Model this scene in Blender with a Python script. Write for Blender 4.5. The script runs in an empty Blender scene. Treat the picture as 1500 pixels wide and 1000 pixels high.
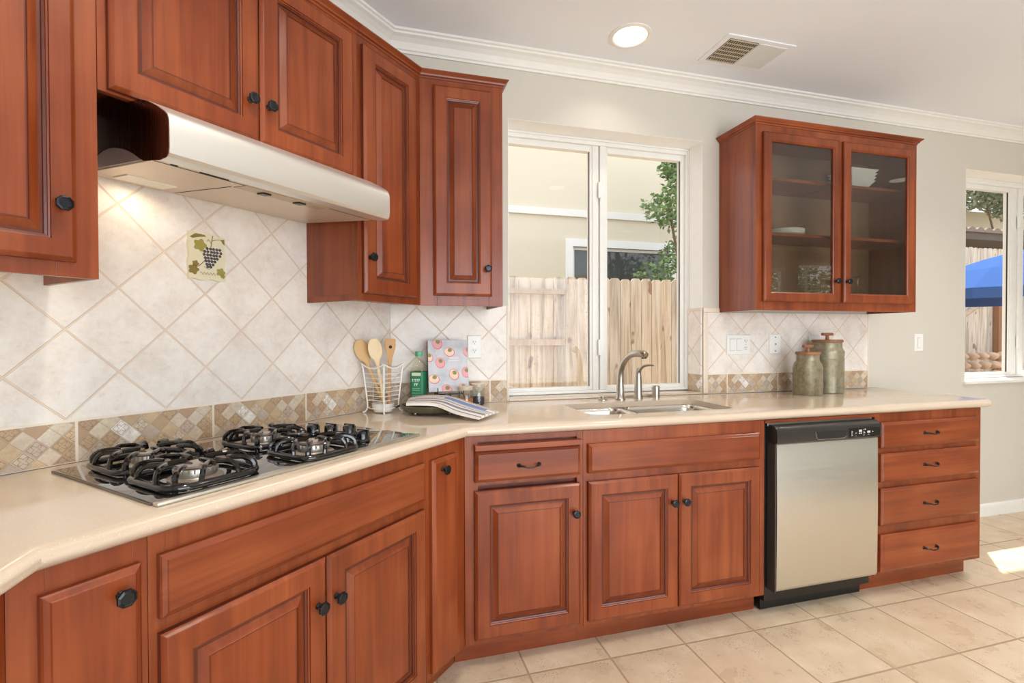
import bpy, bmesh, math, random
from math import sin, cos, pi, radians, sqrt
from mathutils import Vector, Matrix

scene = bpy.context.scene
COL = scene.collection
rnd = random.Random(7)
S2 = sqrt(.5)

# ------------------------------------------------------------------ camera
yaw, pit, rol = 0.26802, -0.01134, -0.00272
Fv = Vector((sin(yaw)*cos(pit), cos(yaw)*cos(pit), sin(pit)))
R0 = Vector((cos(yaw), -sin(yaw), 0)); U0 = R0.cross(Fv)
Rv = R0*cos(rol)+U0*sin(rol); Uv = -R0*sin(rol)+U0*cos(rol)
cd = bpy.data.cameras.new('camera'); cam = bpy.data.objects.new('camera', cd); COL.objects.link(cam)
cd.sensor_width = 36; cd.lens = 718.84/1500*36; cd.clip_start = .02; cd.clip_end = 300
M = Matrix.Identity(4)
for i in range(3):
    M[i][0] = Rv[i]; M[i][1] = Uv[i]; M[i][2] = -Fv[i]
M[0][3], M[1][3], M[2][3] = -0.0564, -2.3827, 1.245
cam.matrix_world = M
scene.camera = cam

# ------------------------------------------------------------------ world, sun, exposure
w = bpy.data.worlds.new('world'); scene.world = w; w.use_nodes = True
bg = w.node_tree.nodes['Background']
bg.inputs[0].default_value = (.90, .95, 1, 1); bg.inputs[1].default_value = 3.0
sd = bpy.data.lights.new('sun', 'SUN'); sd.energy = 16; sd.angle = radians(.6); sd.color = (1, .95, .86)
so = bpy.data.objects.new('sun', sd); COL.objects.link(so)
so.rotation_euler = Vector((-.478, -.42, -1)).to_track_quat('-Z', 'Y').to_euler()
so.location = (6, 6, 9)
vs = scene.view_settings
vs.view_transform = 'Standard'; vs.look = 'None'; vs.gamma = 1; vs.use_curve_mapping = False
vs.exposure = -0.72
scene.cycles.max_bounces = 10; scene.cycles.diffuse_bounces = 6; scene.cycles.transparent_max_bounces = 16
scene.cycles.sample_clamp_indirect = 6
scene.cycles.use_denoising = True

def area(name, loc, direction, sx, sy, power, color, shape='RECTANGLE', parent=None, spread=180):
    l = bpy.data.lights.new(name, 'AREA'); l.shape = shape; l.size = sx; l.size_y = sy
    l.energy = power; l.color = color; l.spread = radians(spread)
    o = bpy.data.objects.new(name, l); COL.objects.link(o); o.location = loc
    o.rotation_euler = Vector(direction).to_track_quat('-Z', 'Y').to_euler()
    if parent: o.parent = parent
    return o
# fill lamps added outside the unseen openings behind the camera
area('fill_patio_door', (1.55, -4.75, 1.25), (0, 1, .2), 3.6, 2.0, 215, (.80, .905, 1))
area('fill_side_window', (-3.85, -3.575, 1.5), (1, .1, 0), 1.6, 1.3, 80, (.88, .94, 1))

# ------------------------------------------------------------------ node helpers
def lin(c):
    return tuple((v/255/12.92 if v/255 <= .04045 else ((v/255+.055)/1.055)**2.4) for v in c)+(1,)
class NT:
    def __init__(s, name):
        s.m = bpy.data.materials.new(name); s.m.use_nodes = True; s.t = s.m.node_tree
        s.b = s.t.nodes['Principled BSDF']; s.out = s.t.nodes['Material Output']
    def n(s, typ, **kw):
        nd = s.t.nodes.new(typ)
        for k, v in kw.items():
            if k.startswith('i_'):
                key = k[2:]; key = int(key) if key.isdigit() else key
                s.set(nd.inputs[key], v)
            else: setattr(nd, k, v)
        return nd
    def set(s, inp, v):
        if isinstance(v, bpy.types.NodeSocket): s.t.links.new(v, inp)
        else: inp.default_value = v
    def math(s, op, a, b=0., c=None):
        nd = s.t.nodes.new('ShaderNodeMath'); nd.operation = op
        s.set(nd.inputs[0], a); s.set(nd.inputs[1], b)
        if c is not None: s.set(nd.inputs[2], c)
        return nd.outputs[0]
    def mix(s, f, a, b):
        nd = s.t.nodes.new('ShaderNodeMix'); nd.data_type = 'RGBA'
        s.set(nd.inputs[0], f); s.set(nd.inputs[6], a); s.set(nd.inputs[7], b)
        return nd.outputs[2]
    def mixf(s, f, a, b):
        nd = s.t.nodes.new('ShaderNodeMix'); nd.data_type = 'FLOAT'
        s.set(nd.inputs[0], f); s.set(nd.inputs[2], a); s.set(nd.inputs[3], b)
        return nd.outputs[0]
    def ramp(s, f, stops, mode='LINEAR'):
        nd = s.t.nodes.new('ShaderNodeValToRGB'); s.set(nd.inputs[0], f)
        cr = nd.color_ramp; cr.interpolation = mode
        while len(cr.elements) < len(stops): cr.elements.new(.5)
        for e, (p, c) in zip(cr.elements, stops): e.position = p; e.color = c
        return nd.outputs[0]
    def mapr(s, v, a, b, c=0., d=1.):
        nd = s.t.nodes.new('ShaderNodeMapRange'); s.set(nd.inputs[0], v)
        for i, q in enumerate((a, b, c, d)): s.set(nd.inputs[i+1], q)
        return nd.outputs[0]
    def obj(s):
        return s.n('ShaderNodeTexCoord').outputs['Object']
    def scale(s, v, sc, off=(0, 0, 0)):
        nd = s.n('ShaderNodeMapping'); s.set(nd.inputs[0], v)
        nd.inputs['Scale'].default_value = sc; nd.inputs['Location'].default_value = off
        return nd.outputs[0]
    def noise(s, v, scale, detail=3, rough=.5, dist=0.):
        nd = s.n('ShaderNodeTexNoise'); s.set(nd.inputs['Vector'], v); nd.inputs['Scale'].default_value = scale
        nd.inputs['Detail'].default_value = detail; nd.inputs['Roughness'].default_value = rough
        nd.inputs['Distortion'].default_value = dist
        return nd.outputs[0]
    def bump(s, h, strength=.3, dist=.002):
        nd = s.n('ShaderNodeBump'); s.set(nd.inputs['Height'], h)
        nd.inputs['Strength'].default_value = strength; nd.inputs['Distance'].default_value = dist
        s.t.links.new(nd.outputs[0], s.b.inputs['Normal'])
    def P(s, **kw):
        al = dict(col='Base Color', rough='Roughness', metal='Metallic', coat='Coat Weight', coatr='Coat Roughness',
                  spec='Specular IOR Level', trans='Transmission Weight', ior='IOR', em='Emission Color', es='Emission Strength',
                  aniso='Anisotropic', alpha='Alpha')
        for k, v in kw.items(): s.set(s.b.inputs[al[k]], v)
        return s.m

def plain(name, rgb, rough=.5, **kw):
    t = NT(name); v = t.noise(t.obj(), 25, 3)
    c = lin(rgb); c2 = tuple(x*.93 for x in c[:3])+(1,)
    return t.P(col=t.mix(v, c, c2), rough=rough, **kw)

def wood(name, axis, c1=(158, 82, 40), c2=(127, 56, 22), c3=(94, 36, 12), rough=.36, coat=.22):
    t = NT(name); o = t.obj()
    ri = t.n('ShaderNodeObjectInfo').outputs['Random']
    add = t.n('ShaderNodeVectorMath', operation='ADD'); t.set(add.inputs[0], o)
    cmb = t.n('ShaderNodeCombineXYZ'); m = t.math('MULTIPLY', ri, 17.)
    for i in range(3): t.set(cmb.inputs[i], m)
    t.set(add.inputs[1], cmb.outputs[0]); v = add.outputs[0]
    st = {'x': (1.2, 22, 22), 'z': (22, 22, 1.2)}[axis]
    fine = {'x': (4, 160, 160), 'z': (160, 160, 4)}[axis]
    n1 = t.noise(t.scale(v, st), 1.0, 4, .55, .6)
    n2 = t.noise(t.scale(v, fine), 1.0, 2, .5)
    n3 = t.noise(v, 4.5, 2, .5)
    f = t.math('ADD', t.math('MULTIPLY', n1, .6), t.math('ADD', t.math('MULTIPLY', n2, .12), t.math('MULTIPLY', n3, .35)))
    f = t.mapr(f, .30, .76)
    col = t.ramp(f, [(0, lin(c3)), (.45, lin(c2)), (1, lin(c1))])
    hs = t.n('ShaderNodeHueSaturation'); t.set(hs.inputs['Color'], col); t.set(hs.inputs['Value'], t.mapr(ri, 0, 1, .92, 1.08))
    t.bump(n2, .05, .0005)
    return t.P(col=hs.outputs[0], rough=t.mapr(n3, .2, .8, rough-.05, rough+.08), coat=coat, coatr=.18, spec=.4)

WV = wood('cherry_wood_vertical', 'z'); WH = wood('cherry_wood_horizontal', 'x')
WD = wood('cherry_wood_dark', 'z', (120, 50, 26), (98, 38, 20), (74, 28, 16))
MAPLE = wood('maple_underside', 'x', (226, 208, 172), (214, 194, 158), (200, 178, 140), .5, 0)
KNOB = plain('oil_rubbed_bronze', (34, 38, 42), .36, metal=.7, coat=.3)
WHITEP = plain('white_plastic', (240, 240, 236), .35)
WHITET = plain('white_trim_paint', (236, 234, 228), .38)
VINYL = plain('white_vinyl', (238, 237, 232), .35)
BLACK = plain('black_plastic', (22, 22, 22), .3)
DARKGREY = plain('dark_grey_plastic', (46, 45, 42), .28)
SLOT = plain('slot_dark', (20, 18, 16), .6)
ENAMEL = plain('black_enamel_grate', (10, 10, 11), .16, coat=.6)
LIGHTMETAL = plain('cast_aluminium', (196, 188, 178), .35, metal=.85)
LED = plain('panel_print', (205, 205, 196), .5)
WIREW = plain('white_wire', (242, 240, 234), .35)
SPOON = wood('beech_wood', 'z', (232, 196, 140), (220, 178, 118), (204, 158, 98), .5, 0)
SPOONP = wood('pale_beech_wood', 'z', (240, 220, 182), (232, 208, 166), (220, 192, 148), .5, 0)
LIDW = wood('acacia_lid', 'x', (170, 122, 84), (146, 98, 66), (118, 76, 50), .5, 0)
def steel(name, rgb, rough, axis='x'):
    t = NT(name); o = t.obj()
    n = t.noise(t.scale(o, (2, 2, 700) if axis == 'x' else (700, 700, 2)), 1., 2)
    t.bump(n, .04, .0003)
    return t.P(col=lin(rgb), metal=1., rough=t.mapr(n, .3, .7, rough-.04, rough+.05))
STEEL = steel('brushed_stainless', (218, 216, 207), .36)
STEELH = steel('brushed_stainless_hood', (240, 239, 234), .44)
STEELS = steel('sink_stainless', (205, 200, 192), .22)
NICKEL = plain('brushed_nickel', (182, 174, 162), .28, metal=1.)
HOODEND = steel('hood_end_wood_reflection', (92, 58, 42), .25, 'z')  # brown of the mirrored cabinet wood put into the steel's colour
HOODPAN = plain('hood_underside_paint', (222, 204, 182), .35, metal=.35)

GROOVE = wood('dark_groove', 'z', (112, 50, 26), (92, 38, 20), (70, 28, 14))  # darker wood tone for the groove faces of the doors
def paint(name, rgb, rough=.6, bump=.12, sc=160):
    t = NT(name); o = t.obj(); n = t.noise(o, sc, 3)
    c = lin(rgb); t.bump(n, bump, .001)
    return t.P(col=t.mix(t.noise(o, 3, 2), c, tuple(x*.97 for x in c[:3])+(1,)), rough=rough)
WALLP = paint('wall_paint', (207, 202, 191)); CEILP = paint('ceiling_paint', (238, 241, 246), .7, .35, 90)

def tile_mat(name, u0, z0, sx=1.):
    """diagonal travertine-look wall tile with pale grout; u is object x"""
    t = NT(name); sep = t.n('ShaderNodeSeparateXYZ'); o = t.obj(); t.set(sep.inputs[0], o)
    u = t.math('SUBTRACT', sep.outputs[0], u0); v = t.math('SUBTRACT', sep.outputs[2], z0)
    D = .2347
    a = t.math('DIVIDE', t.math('ADD', u, v), D); b = t.math('DIVIDE', t.math('SUBTRACT', u, v), D)
    def edge(q):
        fr = t.math('FRACT', t.math('ADD', q, 50.)); return t.math('MINIMUM', fr, t.math('SUBTRACT', 1., fr))
    e = t.math('MINIMUM', edge(a), edge(b))
    g = t.mapr(e, .011, .019)
    cell = t.n('ShaderNodeCombineXYZ'); t.set(cell.inputs[0], t.math('FLOOR', a)); t.set(cell.inputs[1], t.math('FLOOR', b))
    wn = t.n('ShaderNodeTexWhiteNoise'); t.set(wn.inputs[0], cell.outputs[0])
    n1 = t.noise(o, 9, 5, .6); n2 = t.noise(o, 60, 4, .7)
    f = t.math('ADD', t.math('MULTIPLY', n1, .7), t.math('MULTIPLY', n2, .45))
    col = t.ramp(t.mapr(f, .38, .78), [(0, lin((219, 208, 197))), (.5, lin((233, 225, 216))), (1, lin((242, 237, 231)))])
    hs = t.n('ShaderNodeHueSaturation'); t.set(hs.inputs['Color'], col); t.set(hs.inputs['Value'], t.mapr(wn.outputs['Value'], 0, 1, .95, 1.04))
    gc = t.mix(t.mapr(e, .004, .015), lin((228, 208, 188)), lin((196, 176, 156)))
    t.bump(g, .5, .002)
    return t.P(col=t.mix(g, gc, hs.outputs[0]), rough=t.mixf(g, .8, t.mapr(n2, .3, .7, .25, .42)), spec=.45)

def mosaic_mat(name, u0, z0, period):
    t = NT(name); sep = t.n('ShaderNodeSeparateXYZ'); o = t.obj(); t.set(sep.inputs[0], o)
    u = t.math('SUBTRACT', sep.outputs[0], u0); v = t.math('SUBTRACT', sep.outputs[2], z0)
    um = t.math('FRACT', t.math('ADD', t.math('DIVIDE', u, period), 50.))
    ed = t.math('MULTIPLY', t.math('MINIMUM', um, t.math('SUBTRACT', 1., um)), period)
    vg = t.math('MINIMUM', v, t.math('SUBTRACT', .111, v))
    gm = t.mapr(t.math('MINIMUM', ed, vg), .0025, .004)
    up = t.math('MULTIPLY', um, period)
    D = .0496
    a = t.math('DIVIDE', t.math('ADD', up, v), D); b = t.math('DIVIDE', t.math('SUBTRACT', up, v), D)
    fa = t.math('FRACT', t.math('ADD', a, 50.)); fb = t.math('FRACT', t.math('ADD', b, 50.))
    def edge(fr): return t.math('MINIMUM', fr, t.math('SUBTRACT', 1., fr))
    e = t.math('MINIMUM', edge(fa), edge(fb))
    cell = t.n('ShaderNodeCombineXYZ'); t.set(cell.inputs[0], t.math('FLOOR', a)); t.set(cell.inputs[1], t.math('FLOOR', b))
    wn = t.n('ShaderNodeTexWhiteNoise'); t.set(wn.inputs[0], cell.outputs[0])
    base = t.ramp(wn.outputs['Value'], [(0, lin((192, 166, 132))), (.2, lin((216, 202, 180))), (.40, lin((246, 243, 236))),
                 (.50, lin((198, 184, 168))), (.64, lin((210, 186, 150))), (.8, lin((184, 154, 124))), (.92, lin((218, 208, 190)))], 'CONSTANT')
    n1 = t.noise(o, 70, 4, .7)
    base = t.mix(t.mapr(n1, .35, .75, 0., .55), base, lin((170, 144, 120)))
    # ornate motif in some of the small squares
    da = t.math('SUBTRACT', fa, .5); db = t.math('SUBTRACT', fb, .5)
    r = t.math('SQRT', t.math('ADD', t.math('MULTIPLY', da, da), t.math('MULTIPLY', db, db)))
    an = t.math('ARCTAN2', da, db)
    pat = t.math('ABSOLUTE', t.math('SUBTRACT', r, t.math('ADD', .24, t.math('MULTIPLY', .12, t.math('COSINE', t.math('MULTIPLY', an, 4.))))))
    line = t.math('LESS_THAN', pat, .035)
    fr = t.math('LESS_THAN', t.math('ABSOLUTE', t.math('SUBTRACT', e, .1)), .025)
    on = t.math('GREATER_THAN', t.n('ShaderNodeSeparateColor').outputs[0], 2.)
    sc = t.n('ShaderNodeSeparateColor'); t.set(sc.inputs[0], wn.outputs['Color'])
    on = t.math('GREATER_THAN', sc.outputs[1], .58)
    k = t.math('MULTIPLY', t.math('MULTIPLY', on, t.math('MAXIMUM', line, fr)), .6)
    base = t.mix(k, base, lin((132, 98, 78)))
    base = t.mix(t.math('MULTIPLY', t.math('LESS_THAN', e, .03), .45), base, lin((160, 138, 118)))
    t.bump(t.math('MULTIPLY', gm, t.mapr(e, 0, .06)), .35, .0012)
    return t.P(col=t.mix(gm, lin((232, 220, 204)), base), rough=.5)

def floor_mat():
    t = NT('floor_tile'); sep = t.n('ShaderNodeSeparateXYZ'); o = t.obj(); t.set(sep.inputs[0], o)
    a = t.math('DIVIDE', t.math('SUBTRACT', sep.outputs[0], .475), .3315); b = t.math('DIVIDE', t.math('ADD', sep.outputs[1], .668), .338)
    def edge(q):
        fr = t.math('FRACT', t.math('ADD', q, 50.)); return t.math('MINIMUM', fr, t.math('SUBTRACT', 1., fr))
    e = t.math('MINIMUM', edge(a), edge(b)); g = t.mapr(e, .008, .014)
    cell = t.n('ShaderNodeCombineXYZ'); t.set(cell.inputs[0], t.math('FLOOR', a)); t.set(cell.inputs[1], t.math('FLOOR', b))
    wn = t.n('ShaderNodeTexWhiteNoise'); t.set(wn.inputs[0], cell.outputs[0])
    addv = t.n('ShaderNodeVectorMath', operation='MULTIPLY_ADD'); t.set(addv.inputs[0], wn.outputs['Color']); addv.inputs[1].default_value = (9, 9, 9); t.set(addv.inputs[2], o)
    p = addv.outputs[0]
    n1 = t.noise(p, 6, 6, .62, 0.); n2 = t.noise(t.scale(p, (1.4, 1, 1)), 170, 2, .5); n3 = t.noise(p, 9, 2)
    col = t.ramp(t.mapr(n1, .25, .75), [(0, lin((197, 174, 147))), (.5, lin((210, 189, 163))), (1, lin((226, 210, 188)))])
    pits = t.math('MULTIPLY', t.mapr(n2, .60, .65), t.mapr(n3, .50, .60))
    col = t.mix(t.math('MULTIPLY', pits, .65), col, lin((128, 98, 70)))
    hs = t.n('ShaderNodeHueSaturation'); t.set(hs.inputs['Color'], col); t.set(hs.inputs['Value'], t.mapr(wn.outputs['Value'], 0, 1, .94, 1.05))
    h = t.math('SUBTRACT', g, t.math('MULTIPLY', pits, .4)); t.bump(h, .5, .003)
    return t.P(col=t.mix(g, lin((168, 144, 118)), hs.outputs[0]), rough=t.mixf(g, .8, t.mapr(n1, .3, .7, .24, .4)), spec=.45)

def quartz():
    t = NT('cream_quartz'); o = t.obj()
    n1 = t.noise(o, 6, 4); sp = t.noise(o, 420, 2, .7); sp2 = t.noise(o, 260, 2)
    col = t.mix(n1, lin((213, 196, 176)), lin((206, 187, 165)))
    col = t.mix(t.mapr(sp, .66, .72, 0, .5), col, lin((176, 146, 116)))
    col = t.mix(t.mapr(sp2, .66, .72, 0, .5), col, lin((248, 240, 228)))
    return t.P(col=col, rough=.14, coat=.4, coatr=.06, spec=.5)
QUARTZ = quartz(); FLOORT = floor_mat()

def thin_glass(name, refl=.06, tint=(1, 1, 1, 1), grazing=.8):
    t = NT(name); t.t.nodes.remove(t.b)
    tr = t.n('ShaderNodeBsdfTransparent'); tr.inputs[0].default_value = tint
    gl = t.n('ShaderNodeBsdfGlossy'); gl.inputs['Roughness'].default_value = .01
    lw = t.n('ShaderNodeLayerWeight'); lw.inputs['Blend'].default_value = .5
    mx = t.n('ShaderNodeMixShader'); f = t.math('ADD', refl, t.math('MULTIPLY', t.math('POWER', lw.outputs['Facing'], 5.), grazing*(1-refl)))
    t.set(mx.inputs[0], f); t.set(mx.inputs[1], tr.outputs[0]); t.set(mx.inputs[2], gl.outputs[0])
    t.t.links.new(mx.outputs[0], t.out.inputs[0]); return t.m
GLASSW = thin_glass('window_glass', .02)
GLASSC = thin_glass('cabinet_glass', .07, (.86, .87, .85, 1))
GLASSJ = thin_glass('jar_glass', .04, (.95, .965, .96, 1))

# ------------------------------------------------------------------ object helpers
def link(name, me, mat=None, parent=None, loc=None):
    o = bpy.data.objects.new(name, me); COL.objects.link(o)
    if mat is not None:
        for m in (mat if isinstance(mat, (list, tuple)) else [mat]): me.materials.append(m)
    if parent: o.parent = parent
    if loc: o.location = loc
    return o
def thing(name, label, cat, loc=(0, 0, 0), rot=0., group=None, kind=None):
    o = bpy.data.objects.new(name, None); COL.objects.link(o); o.empty_display_size = .05
    o.location = loc; o.rotation_euler = (0, 0, rot)
    return tag(o, label, cat, group, kind)
def tag(o, label=None, cat=None, group=None, kind=None):
    if label: o['label'] = label
    if cat: o['category'] = cat
    if group: o['group'] = group
    if kind: o['kind'] = kind
    return o
class MB:
    def __init__(s): s.bm = bmesh.new(); s.mi = 0
    def face(s, vs):
        try: f = s.bm.faces.new(vs); f.material_index = s.mi; return f
        except ValueError: return None
    def box(s, x0, x1, y0, y1, z0, z1, bev=0.):
        v = [s.bm.verts.new(p) for p in ((x0, y0, z0), (x1, y0, z0), (x1, y1, z0), (x0, y1, z0), (x0, y0, z1), (x1, y0, z1), (x1, y1, z1), (x0, y1, z1))]
        fs = [s.face([v[i] for i in q]) for q in ((0, 3, 2, 1), (4, 5, 6, 7), (0, 1, 5, 4), (1, 2, 6, 5), (2, 3, 7, 6), (3, 0, 4, 7))]
        if bev > 0:
            es = {e for f in fs for e in f.edges}
            r = bmesh.ops.bevel(s.bm, geom=list(es), offset=bev, segments=2, affect='EDGES', profile=.6)
            for f in r['faces']: f.material_index = s.mi
        return s
    def prism(s, poly, z0, z1, ax='z'):
        def P(p, h): return {'z': (p[0], p[1], h), 'x': (h, p[0], p[1]), 'y': (p[0], h, p[1])}[ax]
        a = [s.bm.verts.new(P(p, z0)) for p in poly]; b = [s.bm.verts.new(P(p, z1)) for p in poly]
        n = len(poly)
        s.face(a[::-1]); s.face(b)
        for i in range(n): s.face([a[i], a[(i+1) % n], b[(i+1) % n], b[i]])
        return s
    def loops(s, L, cap0=True, cap1=True, close=False):
        V = [[s.bm.verts.new(p) for p in l] for l in L]; n = len(L[0])
        for a, b in zip(V[:-1], V[1:]):
            for i in range(n): s.face([a[i], a[(i+1) % n], b[(i+1) % n], b[i]])
        if close:
            a, b = V[-1], V[0]
            for i in range(n): s.face([a[i], a[(i+1) % n], b[(i+1) % n], b[i]])
        else:
            if cap0: s.face(V[0][::-1])
            if cap1: s.face(V[-1])
        return s
    def lathe(s, prof, seg=24, c=(0, 0, 0), cap=True, axis='z', phase=0.):
        L = []
        for r, z in prof:
            l = []
            for i in range(seg):
                a = 2*pi*i/seg+phase; q = (r*cos(a), r*sin(a), z)
                if axis == '-y': q = (r*cos(a), -z, r*sin(a))
                if axis == 'x': q = (z, r*cos(a), r*sin(a))
                l.append((c[0]+q[0], c[1]+q[1], c[2]+q[2]))
            L.append(l)
        return s.loops(L, cap, cap)
    def tube(s, pts, r, seg=8, closed=False, cap=True):
        pts = [Vector(p) for p in pts]; n = len(pts); rs = r if isinstance(r, (list, tuple)) else [r]*n
        L = []; prev = None
        for i, p in enumerate(pts):
            if closed: d = pts[(i+1) % n]-pts[i-1]
            else: d = pts[min(i+1, n-1)]-pts[max(i-1, 0)]
            d.normalize()
            if prev is None: up = Vector((0, 0, 1)) if abs(d.z) < .9 else Vector((1, 0, 0))
            else: up = prev
            a = (up-d*up.dot(d)).normalized(); b = d.cross(a); prev = a
            L.append([p+(a*cos(2*pi*k/seg)+b*sin(2*pi*k/seg))*rs[i] for k in range(seg)])
        return s.loops(L, cap, cap, closed)
    def sphere(s, c, r, sub=2, sc=(1, 1, 1)):
        ret = bmesh.ops.create_icosphere(s.bm, subdivisions=sub, radius=r)
        for v in ret['verts']:
            v.co = Vector((v.co.x*sc[0], v.co.y*sc[1], v.co.z*sc[2]))+Vector(c)
            for f in v.link_faces: f.material_index = s.mi
        return s
    def build(s, name, mat, parent=None, smooth=False, loc=None, ang=35, recalc=True):
        if recalc: bmesh.ops.recalc_face_normals(s.bm, faces=s.bm.faces)
        me = bpy.data.meshes.new(name); s.bm.to_mesh(me); s.bm.free()
        if smooth:
            me.polygons.foreach_set('use_smooth', [True]*len(me.polygons))
            me.set_sharp_from_angle(angle=radians(ang))
        return link(name, me, mat, parent, loc)
def smoothpath(pts, n=6):
    P = [Vector(p) for p in pts]; out = []
    for i in range(len(P)-1):
        p0, p1, p2, p3 = P[max(i-1, 0)], P[i], P[i+1], P[min(i+2, len(P)-1)]
        for k in range(n):
            t = k/n; out.append(.5*((2*p1)+(-p0+p2)*t+(2*p0-5*p1+4*p2-p3)*t*t+(-p0+3*p1-3*p2+p3)*t**3))
    out.append(P[-1]); return out
def rrect(x0, x1, y0, y1, r, n=5):
    out = []
    for cx, cy, a0 in ((x1-r, y1-r, 0), (x0+r, y1-r, pi/2), (x0+r, y0+r, pi), (x1-r, y0+r, 3*pi/2)):
        for k in range(n+1):
            a = a0+pi/2*k/n; out.append((cx+r*cos(a), cy+r*sin(a)))
    return out
def copy_tree(o, parent=None):
    c = o.copy(); COL.objects.link(c); c.parent = parent
    for ch in list(o.children): copy_tree(ch, c)
    return c
def W(t, d, z=0.): return Vector((-t*S2+d*S2, -t*S2-d*S2, z))
T22 = math.tan(pi/8)

# ------------------------------------------------------------------ room shell
CZ = 2.661; XR = 7.6; YB = -4.5; XC = -1.19; TL = 1.19/S2
def wall_grid(mb, u0, u1, z0, z1, holes, put):
    us = sorted({u0, u1, *[h[0] for h in holes], *[h[1] for h in holes]}); zs = sorted({z0, z1, *[h[2] for h in holes], *[h[3] for h in holes]})
    for a, b in zip(us[:-1], us[1:]):
        for c, d in zip(zs[:-1], zs[1:]):
            mu, mz = (a+b)/2, (c+d)/2
            if any(h[0] < mu < h[1] and h[2] < mz < h[3] for h in holes): continue
            put(a, b, c, d)
def struct(o): o['kind'] = 'structure'; return o
K0, K1_, KZ0, KZ1 = .579, 1.711, .915, 2.335       # kitchen window opening
D0, D1, DZ0, DZ1 = 3.765, 5.10, .922, 2.36         # dining window opening
mb = MB(); wall_grid(mb, 0, XR, 0, CZ, [(K0, K1_, KZ0, KZ1), (D0, D1, DZ0, DZ1)], lambda a, b, c, d: mb.box(a, b, 0, .20, c, d))
bmesh.ops.remove_doubles(mb.bm, verts=mb.bm.verts, dist=1e-5)
struct(mb.build('wall_back', WALLP, recalc=False))
o = MB().box(0, TL, 0, .12, 0, CZ).build('wall_cooktop', WALLP); o.location = W(TL, 0); o.rotation_euler = (0, 0, pi/4); struct(o)
struct(MB().box(XC-.12, XC, -2.75, -1.19, 0, CZ).build('wall_left', WALLP))
struct(MB().box(-3.6, XC, -2.85, -2.75, 0, CZ).build('wall_hall', WALLP))
mb = MB(); wall_grid(mb, YB, -2.85, 0, CZ, [(-4.1, -3.05, .9, 2.15)], lambda a, b, c, d: mb.box(-3.75, -3.6, a, b, c, d)); struct(mb.build('wall_far_left', WALLP, recalc=False))
holes = [(-.3, 3.4, 0.05, 2.2), (5.15, 6.15, .9, 2.30), (6.38, 7.30, .9, 2.42)]
mb = MB(); wall_grid(mb, -3.75, XR, 0, CZ, holes, lambda a, b, c, d: mb.box(a, b, YB-.15, YB, c, d)); struct(mb.build('wall_front', WALLP, recalc=False))
struct(MB().box(XR, XR+.12, YB, .20, 0, CZ).build('wall_right', WALLP))
struct(MB().prism([(-3.75, YB-.15), (XR+.12, YB-.15), (XR+.12, .20), (0, .20), (-.08, .17), (XC-.12, -1.1), (XC-.12, -2.75), (-3.75, -2.75)], -.08, 0).build('floor', FLOORT))
struct(MB().prism([(-3.75, YB-.15), (XR+.12, YB-.15), (XR+.12, .20), (0, .20), (-.08, .17), (XC-.12, -1.1), (XC-.12, -2.75), (-3.75, -2.75)], CZ, CZ+.1).build('ceiling', CEILP))
# ceiling crown moulding: profile (distance from wall, drop from ceiling)
CP = [(0, .085), (.010, .085), (.012, .076), (.018, .072), (.020, .062), (.030, .045), (.046, .030), (.060, .022), (.062, .014), (.070, .010), (.070, 0), (0, 0)]
def crown(name, P, Q, n, j0, j1, prof=CP, ztop=CZ, mat=WHITET, parent=None):
    """P,Q ends on wall, n room normal, j0/j1 slide along run per unit depth at each end"""
    P, Q, n = Vector(P), Vector(Q), Vector(n); d = (Q-P).normalized(); mb = MB()
    mb.loops([[P+n*a+d*(j0*a)+Vector((0, 0, ztop-b)) for a, b in prof], [Q+n*a-d*(j1*a)+Vector((0, 0, ztop-b)) for a, b in prof]])
    return mb.build(name, mat, parent)
nB = (S2, -S2, 0)
c0 = W(TL, 0); c1 = Vector((0, 0, 0))
struct(crown('trim_1', (0, 0, 0), (XR, 0, 0), (0, -1, 0), T22, 1))
struct(crown('trim_2', c0, (0, 0, 0), nB, T22, T22))
struct(crown('trim_3', (XC, -2.75, 0), (XC, -1.19, 0), (1, 0, 0), 0, T22))
struct(crown('trim_4', (XR, 0, 0), (XR, YB, 0), (-1, 0, 0), 1, 1))
struct(crown('trim_5', (XR, YB, 0), (-3.6, YB, 0), (0, 1, 0), 1, 1))
# baseboards
BP_ = [(0, .085), (.006, .085), (.011, .075), (.013, .06), (.013, 0), (0, 0)]
def bboard(name, P, Q, n, j0=0, j1=0):
    prof = [(a, b) for a, b in BP_]
    P, Q, n = Vector(P), Vector(Q), Vector(n); d = (Q-P).normalized(); mb = MB()
    mb.loops([[P+n*a+Vector((0, 0, b)) for a, b in prof], [Q+n*a+Vector((0, 0, b)) for a, b in prof]])
    return struct(mb.build(name, WHITET))
bboard('baseboard_back', (2.93, 0, 0), (XR, 0, 0), (0, -1, 0)); bboard('baseboard_right', (XR, -.02, 0), (XR, YB, 0), (-1, 0, 0))
bboard('baseboard_front', (3.5, YB, 0), (XR-.02, YB, 0), (0, 1, 0))

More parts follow.
